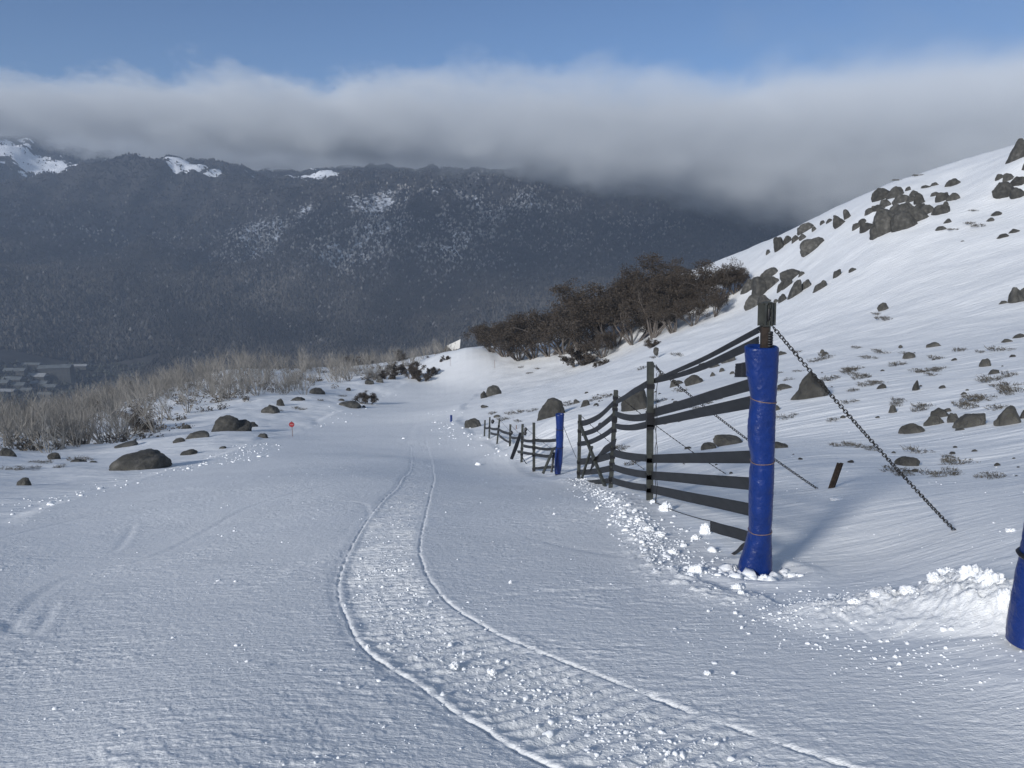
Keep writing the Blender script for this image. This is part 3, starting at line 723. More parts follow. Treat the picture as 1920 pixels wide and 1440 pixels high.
# head of the padded post: slotted box with a roller, rusty tube, black coil of strap
hp = np_[0]; axis = (hp[2] - hp[1]).normalized()
def onpost(v, dx=0, dy=0):
    a = on_y(1424, 1072, 6.5); b = on_y(1438, 572, 6.5); t = (1072 - v) / 500.0; q = a.lerp(b, t); return q + Vector((dx, dy, 0))
qa = axis.to_track_quat('Z', 'Y').to_euler()
m = MB(); 
m.box(onpost(588, -.021, -.035), (.026, .008, .185), qa); m.box(onpost(588, .033, -.035), (.008, .008, .185), qa)
m.box(onpost(573, .0105, -.0355), (.036, .007, .035), qa); m.box(onpost(602, .0105, -.0355), (.036, .007, .04), qa)
m.box(onpost(588, -.038, .0), (.008, .075, .19), qa); m.box(onpost(588, .041, .0), (.008, .075, .19), qa); m.box(onpost(567.5, .0015, 0), (.070, .075, .010), qa)
hd = under(fr, m.build('post_head', M_post))
m = MB(); c = onpost(588, .010, -.022); m.tube([c + Vector((0, 0, z)) for z in (-.06, -.045, 0, .045, .06)], [.008, .013, .017, .013, .008], 12); under(fr, m.build('roller', M_black, None, True))
m = MB(); m.box(onpost(607, 0, 0), (.092, .088, .012), qa); m.tube([onpost(606, -.062, -.03), onpost(606, -.044, -.03)], .014, 8); under(fr, m.build('collar', M_post))
m = MB(); m.box(onpost(635, -.014, -.004), (.050, .060, .26), qa); under(fr, m.build('rusty_sleeve', M_rust))
m = MB()
for k in range(9): 
    z = 618 + k * 4.6; m.tube([onpost(z, .028, -.01), onpost(z + 2.1, .028, -.01), onpost(z + 4.2, .028, -.01)], [.026, .029, .026], 14)
under(fr, m.build('strap_coil', M_black, None, True))

farf = empty('snow_fence', (0, 0, 0), 'far snow fence of small posts and slack dark straps ending at the smaller blue pad', 'fence')
q = on_y(1041, 886, 23.6); farf.location = (q.x, q.y, q.z)
farposts = [(1044,884,1050,790,23.9),(1001,882,1001,793,27.0),(978,862,980,795.5,30.6),(956,840,957,796,37.2),(933,822,936.5,787,43.0),(917,824,918.5,782.5,46.0),(908,821,909.5,788,47.5)]
farspans = [
 [(1041,822,828,1003.5,822,828,.03),(1041,837.5,843,1003.5,835.5,840.6,.06),(1038,852,858,1003.5,849,855,.03),(1040,872.5,878,1003.5,876,881,.0)],
 [(998,824,829,983,823,828,.02),(998,835.4,840.6,983,833,838.5,.02),(998,848,853,983,846,851,.02)],
 [(975,817,822,959,817,822,.05),(975,844,849,962,842,847,.03)],
 [(955,810,815,938,804,809,.04),(954,826,830,938,815,820,.05)],
 [(934.5,801,806,921,801,805,.05),(934.5,812.5,816.5,921,810,814.5,.03)],
 [(917,800,804,910,801,804.5,.02)]]
fp = fence(farf, farposts, farspans, [.09, .10, .10, .10, .10, .10, .10])
m = MB(); m.tube([on_y(1038, 840, 23.4), on_y(1018, 888, 23.2)], .045, 6); under(farf, m.build('brace', M_post))
m = MB(); m.tube([on_y(1039, 848, 23.5), on_y(1034, 886, 23.3)], .04, 6); under(farf, m.build('brace', M_black))
m = MB(); m.tube([on_y(976, 812, 30), on_y(968, 836, 29.6), on_y(959, 860, 29.2)], [.06, .085, .07], 7); under(farf, m.build('loose_strap', M_black))
m = MB(); m.tube([on_y(u, v, 29.8) for u, v in ((979, 850), (980, 858), (985, 867), (992, 874), (999, 877))], .018, 5); under(farf, m.build('edge_cord', M_black))
for (u, v) in ((923, 790), (958, 811), (984, 812), (985, 805)):
    m = MB(); m.tube([on_y(u, v - 3, 35), on_y(u + 1, v, 35), on_y(u, v + 4, 35)], [.05, .09, .05], 7); under(farf, m.build('strap_end', M_black))

# blue padding round the end posts
def pad(name, y0, rows, depth, ties, label, seed, tiltb=0, cordm=None, tr=.004, nr=110):
    rows = np.array(rows, float); vs = np.linspace(rows[0, 0], rows[-1, 0], nr)
    L = np.interp(vs, rows[:, 0], rows[:, 1]); Rr = np.interp(vs, rows[:, 0], rows[:, 2])
    k = np.ones(7) / 7; pad_ = lambda a: np.convolve(np.r_[[a[0]] * 3, a, [a[-1]] * 3], k, 'valid'); L, Rr = pad_(L), pad_(Rr)
    n_ = 48; V = []; rings = []
    for i, v in enumerate(vs):
        a = on_y(L[i], v, y0); b = on_y(Rr[i], v, y0); c = (a + b) / 2; hw = (b.x - a.x) / 2; ring = []
        for j in range(n_):
            t = 2 * math.pi * j / n_; ct, st = math.cos(t), math.sin(t)
            # quilted foam: rounded square section with creases
            e = .82; x = hw * math.copysign(abs(ct) ** e, ct); y = depth * math.copysign(abs(st) ** e, st)
            ring.append((c.x + x, c.y + y, c.z + (tiltb * ct * max(0, (i / nr - .9) * 10))))
        V += ring
    V = np.array(V); T = np.tile(np.arange(n_), nr); zi = V[:, 2]
    cx = V.reshape(nr, n_, 3).mean(1).repeat(n_, 0); nrm = V - cx; nrm[:, 2] = 0; nrm /= np.linalg.norm(nrm, axis=1, keepdims=True) + 1e-9
    wr = fbm(V[:, 0] * 9 + V[:, 2] * 6, V[:, 2] * 13 - V[:, 1] * 8, 3, seed) * .0032 + fbm(V[:, 0] * 24 - V[:, 2] * 30, V[:, 2] * 34 + V[:, 1] * 18, 3, seed + 5) * .0035
    V = V + nrm * wr[:, None]
    I, J = np.meshgrid(np.arange(nr - 1), np.arange(n_), indexing='ij'); J2 = (J + 1) % n_
    Fc = np.stack([I * n_ + J, (I + 1) * n_ + J, (I + 1) * n_ + J2, I * n_ + J2], -1).reshape(-1, 4)
    # rolled rim and the inside of the open top, and a closed foot
    ring0 = V[:n_]; inn = cx[:n_] + (ring0 - cx[:n_]) * .80; rim = cx[:n_] + (ring0 - cx[:n_]) * .9 + [0, 0, .012]; deep = inn - [0, 0, .25]
    inn = inn - [0, 0, .004]
    b0 = len(V); V = np.vstack([V, rim, inn, deep, V[(nr - 1) * n_:nr * n_].mean(0)[None]])
    j = np.arange(n_); j2 = (j + 1) % n_
    for a, b in ((0, b0), (b0, b0 + n_), (b0 + n_, b0 + 2 * n_)):
        Fc = np.vstack([Fc, np.stack([a + j, a + j2, b + j2, b + j], -1)])
    last = (nr - 1) * n_; Fc = np.vstack([Fc, np.stack([last + j, last + j2 * 0 + b0 + 3 * n_, last + j2, last + j2], -1)]) if False else Fc
    base = V[last:last + n_].mean(0); loc = Vector((base[0], base[1], base[2]))
    root = add(name, mesh_np(name, V - base, Fc, M_blue), None, loc); tag(root, label, 'padding')
    for (v, dv) in ties:
        i = int(np.argmin(np.abs(vs - v))); ring = V[i * n_:(i + 1) * n_]; c = ring.mean(0)
        mb = MB(); pr = [Vector(p_ + (p_ - c) * .02 + [0, 0, dv * math.cos(2 * math.pi * q / n_)]) for q, p_ in enumerate(ring)]; pr.append(pr[0])
        mb.tube(pr, tr, 5, False); under(root, mb.build('tie_cord', cordm or M_cord, None, True))
    return root
pad1 = pad('post_padding', 6.5, [(651,1397,1459),(680,1399,1458),(700,1401,1457),(725,1405,1455),(751,1410,1453),(765,1407,1452.5),(800,1403,1452),(830,1403,1451),(862,1411,1449.5),(880,1407,1450),(950,1405,1447),(994,1406,1444.5),(1010,1402,1445),(1040,1393,1446),(1062,1385,1447),(1072,1384,1447),(1080,1386,1446)],
           .115, [(751, -.012), (862, .012), (994, .010)], 'tall creased blue vinyl padding tied round the near end post of the fence', 31, -.05)
pad2 = pad('post_padding', 23.75, [(776.5,1041.5,1058),(785,1042,1057.5),(803,1043,1056.5),(806,1043,1056),(815,1042,1057),(837,1043,1055.5),(842,1041,1056),(860,1040,1055),(875,1039.5,1053.5),(887,1040,1051)],
           .13, [(804, .0), (837.5, .0)], 'smaller blue padding on the end post of the far fence', 37, 0, M_black, .012, 60)
pad3 = pad('post_padding', float(P3X.y), [(520,1982,2060),(700,1963,2040),(900,1940,2012),(985,1929,2000),(1030,1922,1990),(1100,1908,1976),(1150,1899,1966),(1182,1894,1960),(1204,1892,1958)],
           .10, [(1043, .0)], 'dark blue padding at the right edge of the picture beside the snow pile', 43, 0, M_black, .016, 90)
m = MB(); c_ = Vector(pad3.location); pa = on_y(1922, 1206, float(P3X.y)); m.tube([c_ + Vector((-.01, 0, .06)), on_y(2010, 480, float(P3X.y))], .05, 8); 
r3 = m.build('fence_post', M_post); tag(r3, 'dark post inside the blue padding at the right edge', 'post')

# chains that guy the posts
def link_mesh(L=.046, w=.017, r=.0042):
    mb = MB(); pr = []
    for k in range(16):
        t = 2 * math.pi * k / 16; x = (L / 2 - w) * (1 if math.cos(t) > 0 else -1) + w * math.cos(t); pr.append(Vector((x, (w - .002) * math.sin(t), 0)))
    pr.append(pr[0]); mb.tube(pr, r, 6, False); return mb.mesh('link', M_chain, True)
LK = link_mesh()
def chain(a, b, label, sag, pitch=.0335, scale=1.0, cap=96):
    L = (b - a).length; nL = min(cap, int(L / pitch)); d = (b - a)
    root = empty('chain', a, label, 'chain')
    for k in range(nL):
        t = (k + .5) / nL; p = a.lerp(b, t) + Vector((0, 0, -sag * 4 * t * (1 - t)))
        tt = Vector(d.normalized()) * 1.0 + Vector((0, 0, -sag * 4 * (1 - 2 * t) / L))
        qn = tt.normalized().to_track_quat('X', 'Z').to_matrix().to_4x4()
        o = bpy.data.objects.new('link', LK); COL.objects.link(o); o.parent = root
        tw = (k % 2) * 90 + 38 + 14 * math.sin(k * .37)
        o.matrix_local = Matrix.Translation(p - a) @ qn @ Matrix.Rotation(R(tw), 4, 'X') @ Matrix.Scale(L / nL / .0335 * scale, 4)
    return root
g1 = ground(1794, 992)
chain(onpost(611, .06, 0), g1 - Vector((0, 0, .03)), 'nearest guy chain running from the padded post head down into the snow at right', .03)
pt2 = on_y(1224, 684, 10.95); g2 = ground(1537, 914)
chain(pt2, g2 - Vector((0, 0, .03)), 'guy chain from the tallest bare post, passing behind the blue padding', .05, pitch=.036, scale=1.0)
m = MB()
for k in range(5): m.tube([pt2 + Vector((.02 + .018 * k, 0, -.02 - .03 * k)), pt2 + Vector((.05 + .018 * k, .01, .0 - .03 * k)), pt2 + Vector((.07 + .018 * k, 0, -.06 - .03 * k))], .006, 5)
tag(m.build('chain_shackle', M_chain), 'knotted loose end of chain hanging on the tallest bare post', 'shackle')
def thin_chain(a, b, label, sag):
    mb = MB(); L = (b - a).length; nn_ = int(L / .04)
    for k in range(nn_):
        t0, t1 = k / nn_, (k + 1.15) / nn_; f = lambda t: a.lerp(b, t) + Vector((0, 0, -sag * 4 * t * (1 - t)))
        mb.tube([f(t0), f((t0 + t1) / 2), f(t1)], [.005, .012 if k % 2 else .006, .005], 5)
    return tag(mb.build('chain', M_chain), label, 'chain')
thin_chain(on_y(1158, 741, 14.95), ground(1361, 890), 'thin guy chain running from the third fence post behind the straps', .05)
thin_chain(on_y(1090, 780, 18.25), ground(1208, 881), 'thin guy chain from the short crooked post with crossed braces', .05)
thin_chain(on_y(1056, 798, 23.8), ground(1081, 858), 'thin chain slanting from the smaller blue pad to the right', .02)
thin_chain(on_y(982, 799, 30.6), ground(1032, 838, rmax=60), 'thin chain from the third post of the far fence', .03)
thin_chain(on_y(958, 797, 37.2), ground(990, 828, rmax=60), 'thin chain from the fourth post of the far fence', .03)
thin_chain(on_y(938, 788, 43), ground(966, 818, rmax=70), 'thin chain from the fifth post of the far fence', .03)

# stake, marker poles, sign, board
def stick(name, a, b, r, mat, label, cat, n=6):
    mb = MB(); mb.tube([a, b], r, n); return tag(mb.build(name, mat), label, cat)
gs = ground(1561, 913); ts = on_y(1577, 869, gs.y)
mb = MB(); d_ = (ts - gs).normalized(); qq = d_.to_track_quat('Z', 'Y').to_euler(); Ls = (ts - gs).length + .2
mb.box((gs + ts) / 2 - d_ * .1, (.055, .008, Ls), qq); mb.box((gs + ts) / 2 - d_ * .1 + Vector((.024, .026, 0)), (.008, .043, Ls), qq); mb.box((gs + ts) / 2 - d_ * .1 + Vector((-.024, .026, 0)), (.008, .043, Ls), qq)
tag(mb.build('stake', M_rust), 'dark steel stake leaning right in open snow below the chains', 'stake')
gs = ground(548.5, 819); top_ = on_y(547, 789.5, gs.y); root = empty('warning_sign', gs, 'red round sign on a thin pole at the left edge of the groomed run', 'sign')
mb = MB(); mb.tube([gs - Vector((0, 0, .3)), top_], .022, 6); under(root, mb.build('pole', M_bamboo))
c_ = on_y(546.8, 796, gs.y - .05); rd = 5.2 * gs.y / F
mb = MB(); mb.tube([c_ + Vector((0, .015, 0)), c_ + Vector((0, -.015, 0))], rd, 28); under(root, mb.build('disc', M_red))
mb = MB(); mb.box(c_ + Vector((0, -.02, 0)), (rd * 1.25, .006, rd * .20)); under(root, mb.build('pale_bar', simple('sign_lettering', (.42, .22, .22), .6, .1)))
gs = ground(846, 791); top_ = on_y(846, 778.5, gs.y)
mb = MB(); mb.tube([gs - Vector((0, 0, .3)), top_], .10, 10); tag(mb.build('marker_post', M_blue), 'short blue padded marker post at the right edge of the distant run', 'marker')
for u, v0, v1, lb in ((927, 691, 675, 'thin dark marker pole in front of the leftmost dark gum'), (844, 686, 669, 'faint thin marker pole on the left flank of the bright snow crest'), (968, 808, 797, 'thin short pole behind the far fence')):
    gs = ground(u, v0); stick('marker_pole', gs - Vector((0, 0, .3)), on_y(u, v1, gs.y), .03, M_bamboo, lb, 'pole')
yb = 168.0; q_ = [on_y(u, v, yb) for u, v in ((837.5, 648.5), (863.5, 636), (862, 653), (849, 658.5))]
mb = MB(); nb = len(mb.v)
for dy in (0, .12): mb.v += [p_ + Vector((0, dy, 0)) for p_ in q_]
mb.f += [(0, 1, 2, 3), (7, 6, 5, 4), (0, 4, 5, 1), (1, 5, 6, 2), (2, 6, 7, 3), (3, 7, 4, 0)]
rt = empty('white_board', q_[3], 'white tilted board standing just behind the bright snow crest', 'board'); under(rt, mb.build('panel', M_white))
mb = MB(); mb.tube([q_[1] + Vector((-.2, .3, 0)), q_[2] + Vector((-.3, .3, -2.5))], .06, 6); under(rt, mb.build('leg', M_post)); mb = MB(); mb.tube([q_[0] + Vector((.6, .3, 0)), q_[3] + Vector((-.4, .3, -2.5))], .06, 6); under(rt, mb.build('leg', M_post))
mb = MB()
mb.v += [on_y(u, v, yb + .8) for u, v in ((836, 650), (838, 648), (849, 658.5), (838, 664), (828, 660))]; mb.v += [p_ + Vector((0, 1.2, 0)) for p_ in mb.v[:5]]
mb.f += [(4, 3, 2, 1, 0), (5, 6, 7, 8, 9)] + [(i, (i + 1) % 5, 5 + (i + 1) % 5, 5 + i) for i in range(5)]
under(rt, mb.build('side_panel', M_heath))

# ------------------------------------------------------------------ rocks
import bmesh
def ico(sub):
    bm = bmesh.new(); bmesh.ops.create_icosphere(bm, subdivisions=sub, radius=1); V = np.array([v.co[:] for v in bm.verts]); Fc = np.array([[l.index for l in f.verts] for f in bm.faces]); bm.free(); return V, Fc
IV, IF = ico(5); IV3, IF3 = ico(3)
def rock_mesh(seed, w, h, d, tilt, small=False, pointy=0, rnd=False):
    g = np.random.default_rng(seed); V = (IV3 if small else IV).copy(); o = g.uniform(0, 50, 3)
    V *= (1 + .26 * n3(*(V * 1.3 + o).T, seed=3))[:, None]
    for k in range(1 if rnd else g.integers(4, 8)):                # broken faces
        nn_ = g.normal(size=3); nn_[2] = abs(nn_[2]) * .7; nn_ /= np.linalg.norm(nn_); dd = g.uniform(.70, .93) + (.12 if rnd else 0); e = V @ nn_ - dd
        V -= np.where(e > 0, e * .88, 0)[:, None] * nn_
    V *= (1 + .07 * n3(*(V * 3 + o).T, seed=5) + .035 * n3(*(V * 7 + o).T, seed=6) + (0 if small else .014) * n3(*(V * 19 + o).T, seed=7))[:, None]
    if pointy: V[:, 0] *= (1 - .6 * np.clip(V[:, 2], 0, 1)); 
    V /= np.abs(V[:, [0]]).max()
    V = V * [w / 2, d / 2, 1]; V[:, 2] *= h * .72 / V[:, 2].max()
    c, s = math.cos(tilt), math.sin(tilt); V = np.stack([V[:, 0] * c + V[:, 2] * s, V[:, 1], -V[:, 0] * s + V[:, 2] * c], -1)
    return V, (IF3 if small else IF)
ORD = ['leftmost','second','third','fourth','fifth','sixth','seventh','eighth','ninth','tenth','eleventh','twelfth','thirteenth','fourteenth','fifteenth','sixteenth','seventeenth','eighteenth','nineteenth','twentieth','twenty-first','twenty-second','twenty-third','twenty-fourth','twenty-fifth','twenty-sixth','twenty-seventh','twenty-eighth','twenty-ninth','thirtieth']
def shape_word(w, h):
    a = 'long flat' if w > 3 * h else 'low' if w > 1.7 * h else 'upright' if h > 1.05 * w else 'rounded'
    s = 'large' if w * h > 1100 else 'small' if w * h < 260 else 'mid-sized'
    return s + ' ' + a
rk = [0]
def rocks(area, lst, group, rmin=0, rmax=1e9, sink=.28):
    lst = sorted(lst, key=lambda q: q[0])
    for i, q in enumerate(lst):
        u, v, w, h = q[:4]; tilt = R(q[4]) if len(q) > 4 else R(random.uniform(-8, 8)); rk[0] += 1
        p = hit(u, v - .12 * h, rmin, rmax); r = math.hypot(p.x, p.y); x_, y_, _z = ray(u, v); dep = r / math.hypot(x_, y_)
        W_, H_ = w * dep / F, h * dep / F; D = max(W_ * .75, H_ * .9); small = w < 16
        V, Fc = rock_mesh(100 + rk[0], W_ * 1.04, H_ * 1.25, D, tilt, small, 1 if (len(q) > 5 and q[5] == 'p') else 0, len(q) > 5 and q[5] == 'r')
        dirn = Vector((p.x, p.y, 0)).normalized(); p = p + dirn * D * .18
        az_ = math.atan2(p.x, p.y); c, s = math.cos(-az_), math.sin(-az_); V = np.stack([V[:, 0] * c - V[:, 1] * s, V[:, 0] * s + V[:, 1] * c, V[:, 2]], -1)
        zb = on_base(u, v, r)
        o = add('boulder' if w > 15 else 'stone', mesh_np('boulder', V, Fc, M_rock), None, (p.x, p.y, zb + H_ * .12))
        pos = ORD[i] + (' of the stones ' if i == 0 else ' stone from the left ')
        tag(o, f'{shape_word(w, h)} rock, {ORD[i]} from left {area}'.replace('leftmost from left', 'leftmost'), 'rock', group)
def on_base(u, v, r):
    a, E = azE(u, v); return EYE + E * r
rocks('in the big outcrop on the right skyline', [(1666,441,56,52,-14,'r'),(1646,447,33,26,-20),(1692,434,44,36,-18),(1690,412,40,30,10),(1718,420,44,34,-25,'r'),(1738,404,28,20,-15),(1707,427,25,22),(1625,434,31,18,-12),(1605,428,18,10),(1617,419,15,9),(1652,374,37,22,-10),(1678,370,30,20),(1690,381,35,16),(1722,386,22,24),(1709,381,20,14),(1713,368,15,11),(1703,358,12,8),(1649,394,24,10),(1630,403,16,13),(1640,396,18,10),(1680,405,34,22),(1700,396,30,18),(1725,400,26,18),(1660,388,24,14)], 'rocks of the big outcrop on the right skyline', 60, 130)
rocks('among the scatter right of the big outcrop', [(1765,404,33,20),(1773,388,13,10),(1754,369,19,9),(1768,378,27,18,-15),(1787,375,26,13,-18),(1790,349,33,14),(1736,353,19,6),(1751,349,18,7,-8)], 'rocks right of the big outcrop', 60, 130)
rocks('at the far top right of the slope', [(1875,337,16,11),(1891,339,20,15,-30),(1882,370,39,29,-20),(1908,372,33,21,-15),(1908,349,32,18,-25),(1910,303,40,42),(1922,320,16,16)], 'rocks at the top right of the slope', 60, 130)
rocks('in the row along the lower skyline', [(1512,435,37,17,-10),(1461,471,19,27,-15),(1477,458,19,16),(1491,455,16,14),(1506,449,16,10),(1526,433,10,9),(1574,426,24,25,-35),(1589,410,13,18,-25),(1555,417,12,7,-15),(1542,420,9,7),(1440,476,8,8)], 'rocks along the lower skyline', 80, 135)
rocks('standing alone below the skyline rocks', [(1523,474,54,27,-22)], 'lone rocks on the right slope', 60, 130)
rocks('in the heap behind the padded post head', [(1447,519,33,17),(1485,525,45,20),(1431,528,19,16),(1401,551,24,28),(1426,557,40,38),(1447,538,34,20),(1412,577,33,24),(1434,573,30,20),(1490,561,27,37,12),(1468,567,18,16),(1513,542,24,18),(1537,549,23,24,15),(1503,518,13,9),(1455,568,10,7),(1440,545,34,26),(1466,545,24,20),(1419,540,26,20),(1477,540,22,18)], 'rocks of the heap behind the padded post', 60, 125)
rocks('scattered mid way up the open right slope', [(1570,522,15,17,0,'r'),(1599,510,16,8,-8),(1657,582,20,14,-25),(1905,573,34,34),(1917,556,18,18),(1882,572,16,8),(1777,420,14,10),(1764,432,23,8,-10),(1869,404,20,8,-8),(1857,416,15,8),(1882,447,26,9,-20),(1901,438,22,9,-24),(1805,455,9,4,-20)], 'rocks on the open middle of the right slope', 40, 120)
rocks('in the stony belt low on the right', [(1520,752,68,52,4,'r'),(1466,668,18,9),(1542,662,11,7),(1750,651,30,9),(1705,673,22,12,18),(1846,687,20,15),(1864,704,21,11),(1652,731,14,12,30),(1717,737,15,24,0,'p'),(1674,776,16,16,-10),(1712,816,50,21,-10),(1752,800,43,21,-5),(1763,785,36,17,22),(1777,773,15,8,20),(1820,806,54,36,16),(1790,796,24,22,-30),(1890,800,46,38),(1918,786,12,17),(1801,810,18,7),(1700,875,42,18,5),(1456,772,13,12),(1912,638,22,12,-12),(1888,644,22,8),(1470,731,30,11,-15),(1688,651,8,4)], 'rocks of the stony belt on the right slope', 9, 75)
rocks('seen behind the near fence', [(1302,723,37,20,2,'r'),(1263,729,19,18),(1273,722,19,9),(1240,716,22,14),(1320,693,24,13),(1340,689,20,14),(1367,678,30,12),(1353,698,12,8),(1336,706,9,8),(1373,702,10,6),(1230,660,10,9),(1192,772,54,48,3,'r'),(1330,846,33,15,5),(1370,835,64,15,3),(1290,843,15,5),(1465,842,32,10,10),(1300,752,9,5)], 'rocks behind the near fence', 12, 75)
rocks('around the far fence', [(1033,786,54,39,12,'r'),(924,747,30,24,8),(908,750,13,17,-8),(1081,758,13,9),(1098,764,20,14),(908,764,15,4),(886,803,32,17,-18),(932,782,13,4)], 'rocks round the far fence', 24, 110)
rocks('along the left side of the groomed run', [(262,886,118,36,-12,'r'),(428,812,60,32,-4,'r'),(446,810,52,19,-4),(472,802,22,10,8),(371,822,48,12,-6),(336,831,23,9,-15),(349,809,20,12),(236,838,42,6,-12),(356,850,34,6,-8),(418,841,15,4,-15),(146,868,30,6,4),(175,869,15,5),(102,862,24,13,12),(15,858,34,17,10),(46,911,24,16,15),(492,822,26,9),(508,777,34,18,-3),(527,762,16,15),(558,754,28,9,-8),(594,740,30,12,-6),(655,766,44,13,2),(682,765,8,5),(692,720,18,8),(653,732,10,5),(640,752,12,4),(712,716,14,6),(735,712,16,7)], 'rocks left of the groomed run', 16, 165)

random.seed(31)
for i in range(64):
    u = random.uniform(1090, 1915); v = random.choice([random.uniform(655, 700), random.uniform(690, 800), random.uniform(840, 900)]) if u > 1300 else random.uniform(730, 800)
    if 1395 < u < 1462: continue
    w_ = random.choice([4, 5, 6, 8, 10, 12]); p = hit(u, v, 9, 100); r = math.hypot(p.x, p.y); k_ = r / F
    V, Fc = rock_mesh(900 + i, w_ * k_, w_ * k_ * .6, w_ * k_, R(random.uniform(-12, 12)), True)
    tag(add('stone', mesh_np('stone', V, Fc, M_rock), None, (p.x, p.y, gz(p.x, p.y) - w_ * k_ * .05)), 'small half-buried stone poking through the snow of the right slope', 'rock', 'half-buried stones on the right slope')

# ------------------------------------------------------------------ woody plants
def curl(p, d, L, r0, r1, mb, n=3, wob=.25, up=.0, sides=4):
    P_ = [p.copy()]; dd = d.normalized()
    for i in range(n):
        dd = (dd + Vector((random.uniform(-wob, wob), random.uniform(-wob, wob), random.uniform(-wob, wob) + up))).normalized(); P_.append(P_[-1] + dd * (L / n))
    mb.tube(P_, [r0 + (r1 - r0) * i / n for i in range(n + 1)], sides, False); return P_, dd
def perp(d, ang):
    a = Vector((random.gauss(0, 1), random.gauss(0, 1), random.gauss(0, 1))); a = (a - d * a.dot(d)).normalized(); return (d * math.cos(ang) + a * math.sin(ang)).normalized()
def bare_tree(seed, H=5.0):
    random.seed(seed); st = MB(); tw = MB(); nst = random.randint(5, 9); lean = random.uniform(-.45, 0)
    for k in range(nst):
        a = random.uniform(0, 6.28); t = random.uniform(.15, .85)
        d = Vector((math.cos(a) * t + lean, math.sin(a) * t, 1)).normalized(); L = H * random.uniform(.5, .8)
        P_, dd = curl(Vector((math.cos(a) * .15, math.sin(a) * .15, -.3)), d, L, .085, .04, st, 5, .16, .06, 4)
        for j in range(random.randint(5, 8)):
            q_ = P_[random.randint(2, 5)]; d2 = perp(dd, random.uniform(.25, .7)); d2.z = abs(d2.z) + .25
            P2, e2 = curl(q_, d2, H * random.uniform(.2, .42), .026, .012, tw, 3, .2, .10, 3)
            for i in range(random.randint(3, 5)): curl(P2[random.randint(1, 3)], perp(e2, random.uniform(.2, .7)) + Vector((0, 0, .3)), H * random.uniform(.10, .24), .013, .006, tw, 2, .2, .08, 3)
    return st.mesh('trunk', M_twig), tw.mesh('branches', M_twig)
BARE = [bare_tree(400 + i) for i in range(7)]
def leaf_quads(centres, radii, per, size, seed, flat=.55):
    g = np.random.default_rng(seed); C = np.repeat(np.array(centres), per, 0); Rd = np.repeat(np.array(radii), per)
    d = g.normal(size=(len(C), 3)); d /= np.linalg.norm(d, axis=1, keepdims=True); rad = g.random(len(C)) ** .5
    p = C + d * (Rd * rad)[:, None] * [1, 1, flat]
    a = g.normal(size=(len(C), 3)); a[:, 2] *= .7; a /= np.linalg.norm(a, axis=1, keepdims=True); b = np.cross(a, g.normal(size=(len(C), 3))); b /= np.linalg.norm(b, axis=1, keepdims=True)
    s = size * g.uniform(.5, 1.3, (len(C), 1)); a *= s; b *= s * .42
    V = np.stack([p - a, p + b, p + a, p - b], 1).reshape(-1, 3); Fc = np.arange(len(V)).reshape(-1, 4); return V, Fc
def gum(seed, H=6.0, wide=1.0, lean=-.35, bush=False):
    random.seed(seed); st = MB(); cs = []; rs = []; nst = random.randint(6, 9)
    for k in range(nst):
        a = random.uniform(0, 6.28); t = random.uniform(.25, .95) * wide
        d = Vector((math.cos(a) * t + lean, math.sin(a) * t, .85)).normalized(); L = H * random.uniform(.55, .75)
        P_, dd = curl(Vector((math.cos(a) * .2, math.sin(a) * .2, -.3)), d, L, .13 if not bush else .05, .05 if not bush else .02, st, 6, .17, .05, 5)
        for j in range(random.randint(4, 6)):
            q_ = P_[random.randint(2 if bush else 3, 6)]; d2 = perp(dd, random.uniform(.3, .9)); d2.z = abs(d2.z) * .6 + .2
            P2, e2 = curl(q_, d2, H * random.uniform(.16, .34), .045, .02, st, 3, .22, .06, 4)
            for i in range(3):
                P3_, _ = curl(P2[random.randint(1, 3)], perp(e2, random.uniform(.3, .9)) + Vector((0, 0, .25)), H * random.uniform(.08, .16), .02, .008, st, 2, .2, .05, 3)
                cs.append(P3_[-1][:]); rs.append(H * random.uniform(.095, .165))
    V, Fc = leaf_quads(cs, rs, 90 if not bush else 60, .105 if not bush else .05, seed, .62)
    return st.mesh('trunk', M_trunk), mesh_np('crown', V, Fc, M_leaf, False)
GUM = [gum(500 + i, 6.0, [1, .8, 1.1, .9, 1.2][i], [-.35, -.15, -.5, -.1, .15][i]) for i in range(5)]
SHR = [gum(520 + i, 1.6, 1.0, 0, True) for i in range(3)]
random.seed(77)
def plant(name, protos, loc, s, rz, label, cat, group=None, parts=('trunk', 'crown'), sz=1.0):
    root = empty(name, loc, label, cat, group)
    for nm, me_ in zip(parts, protos):
        if me_ is None: continue
        o = bpy.data.objects.new(nm, me_); COL.objects.link(o); o.parent = root
    root.rotation_euler = (0, 0, rz); root.scale = (s, s, s * sz); return root
gt = [(1378,552,52,0),(1352,566,80,1),(1322,580,92,2),(1290,588,92,0),(1258,592,98,3),(1222,590,88,2),(1192,592,66,2),(1300,612,62,1),(1262,626,72,0),(1225,636,80,3),(1188,646,84,4),(1152,652,92,0),(1118,656,98,2),(1088,662,100,3),(1058,664,88,1),(1030,670,78,4),(1000,675,72,0),(972,676,72,2),(948,670,64,1),(924,662,52,0),(1340,598,56,3),(1170,625,78,1),(1240,612,82,4),(1385,545,44,3),(1130,672,48,1),(1205,610,80,0)]
for i, (u, v, h, k) in enumerate(gt):
    p = ground(u, v - 2, rmin=70, rmax=170); r = math.hypot(p.x, p.y); Hm = h * r / F * (.88 if u > 1240 else 1.16)
    plant('snow_gum', GUM[k], p, Hm / 5.6, random.uniform(-.5, .5), 'dark-leaved many-stemmed snow gum in the dense clump below the right slope', 'tree', 'dark snow gums of the dense clump')
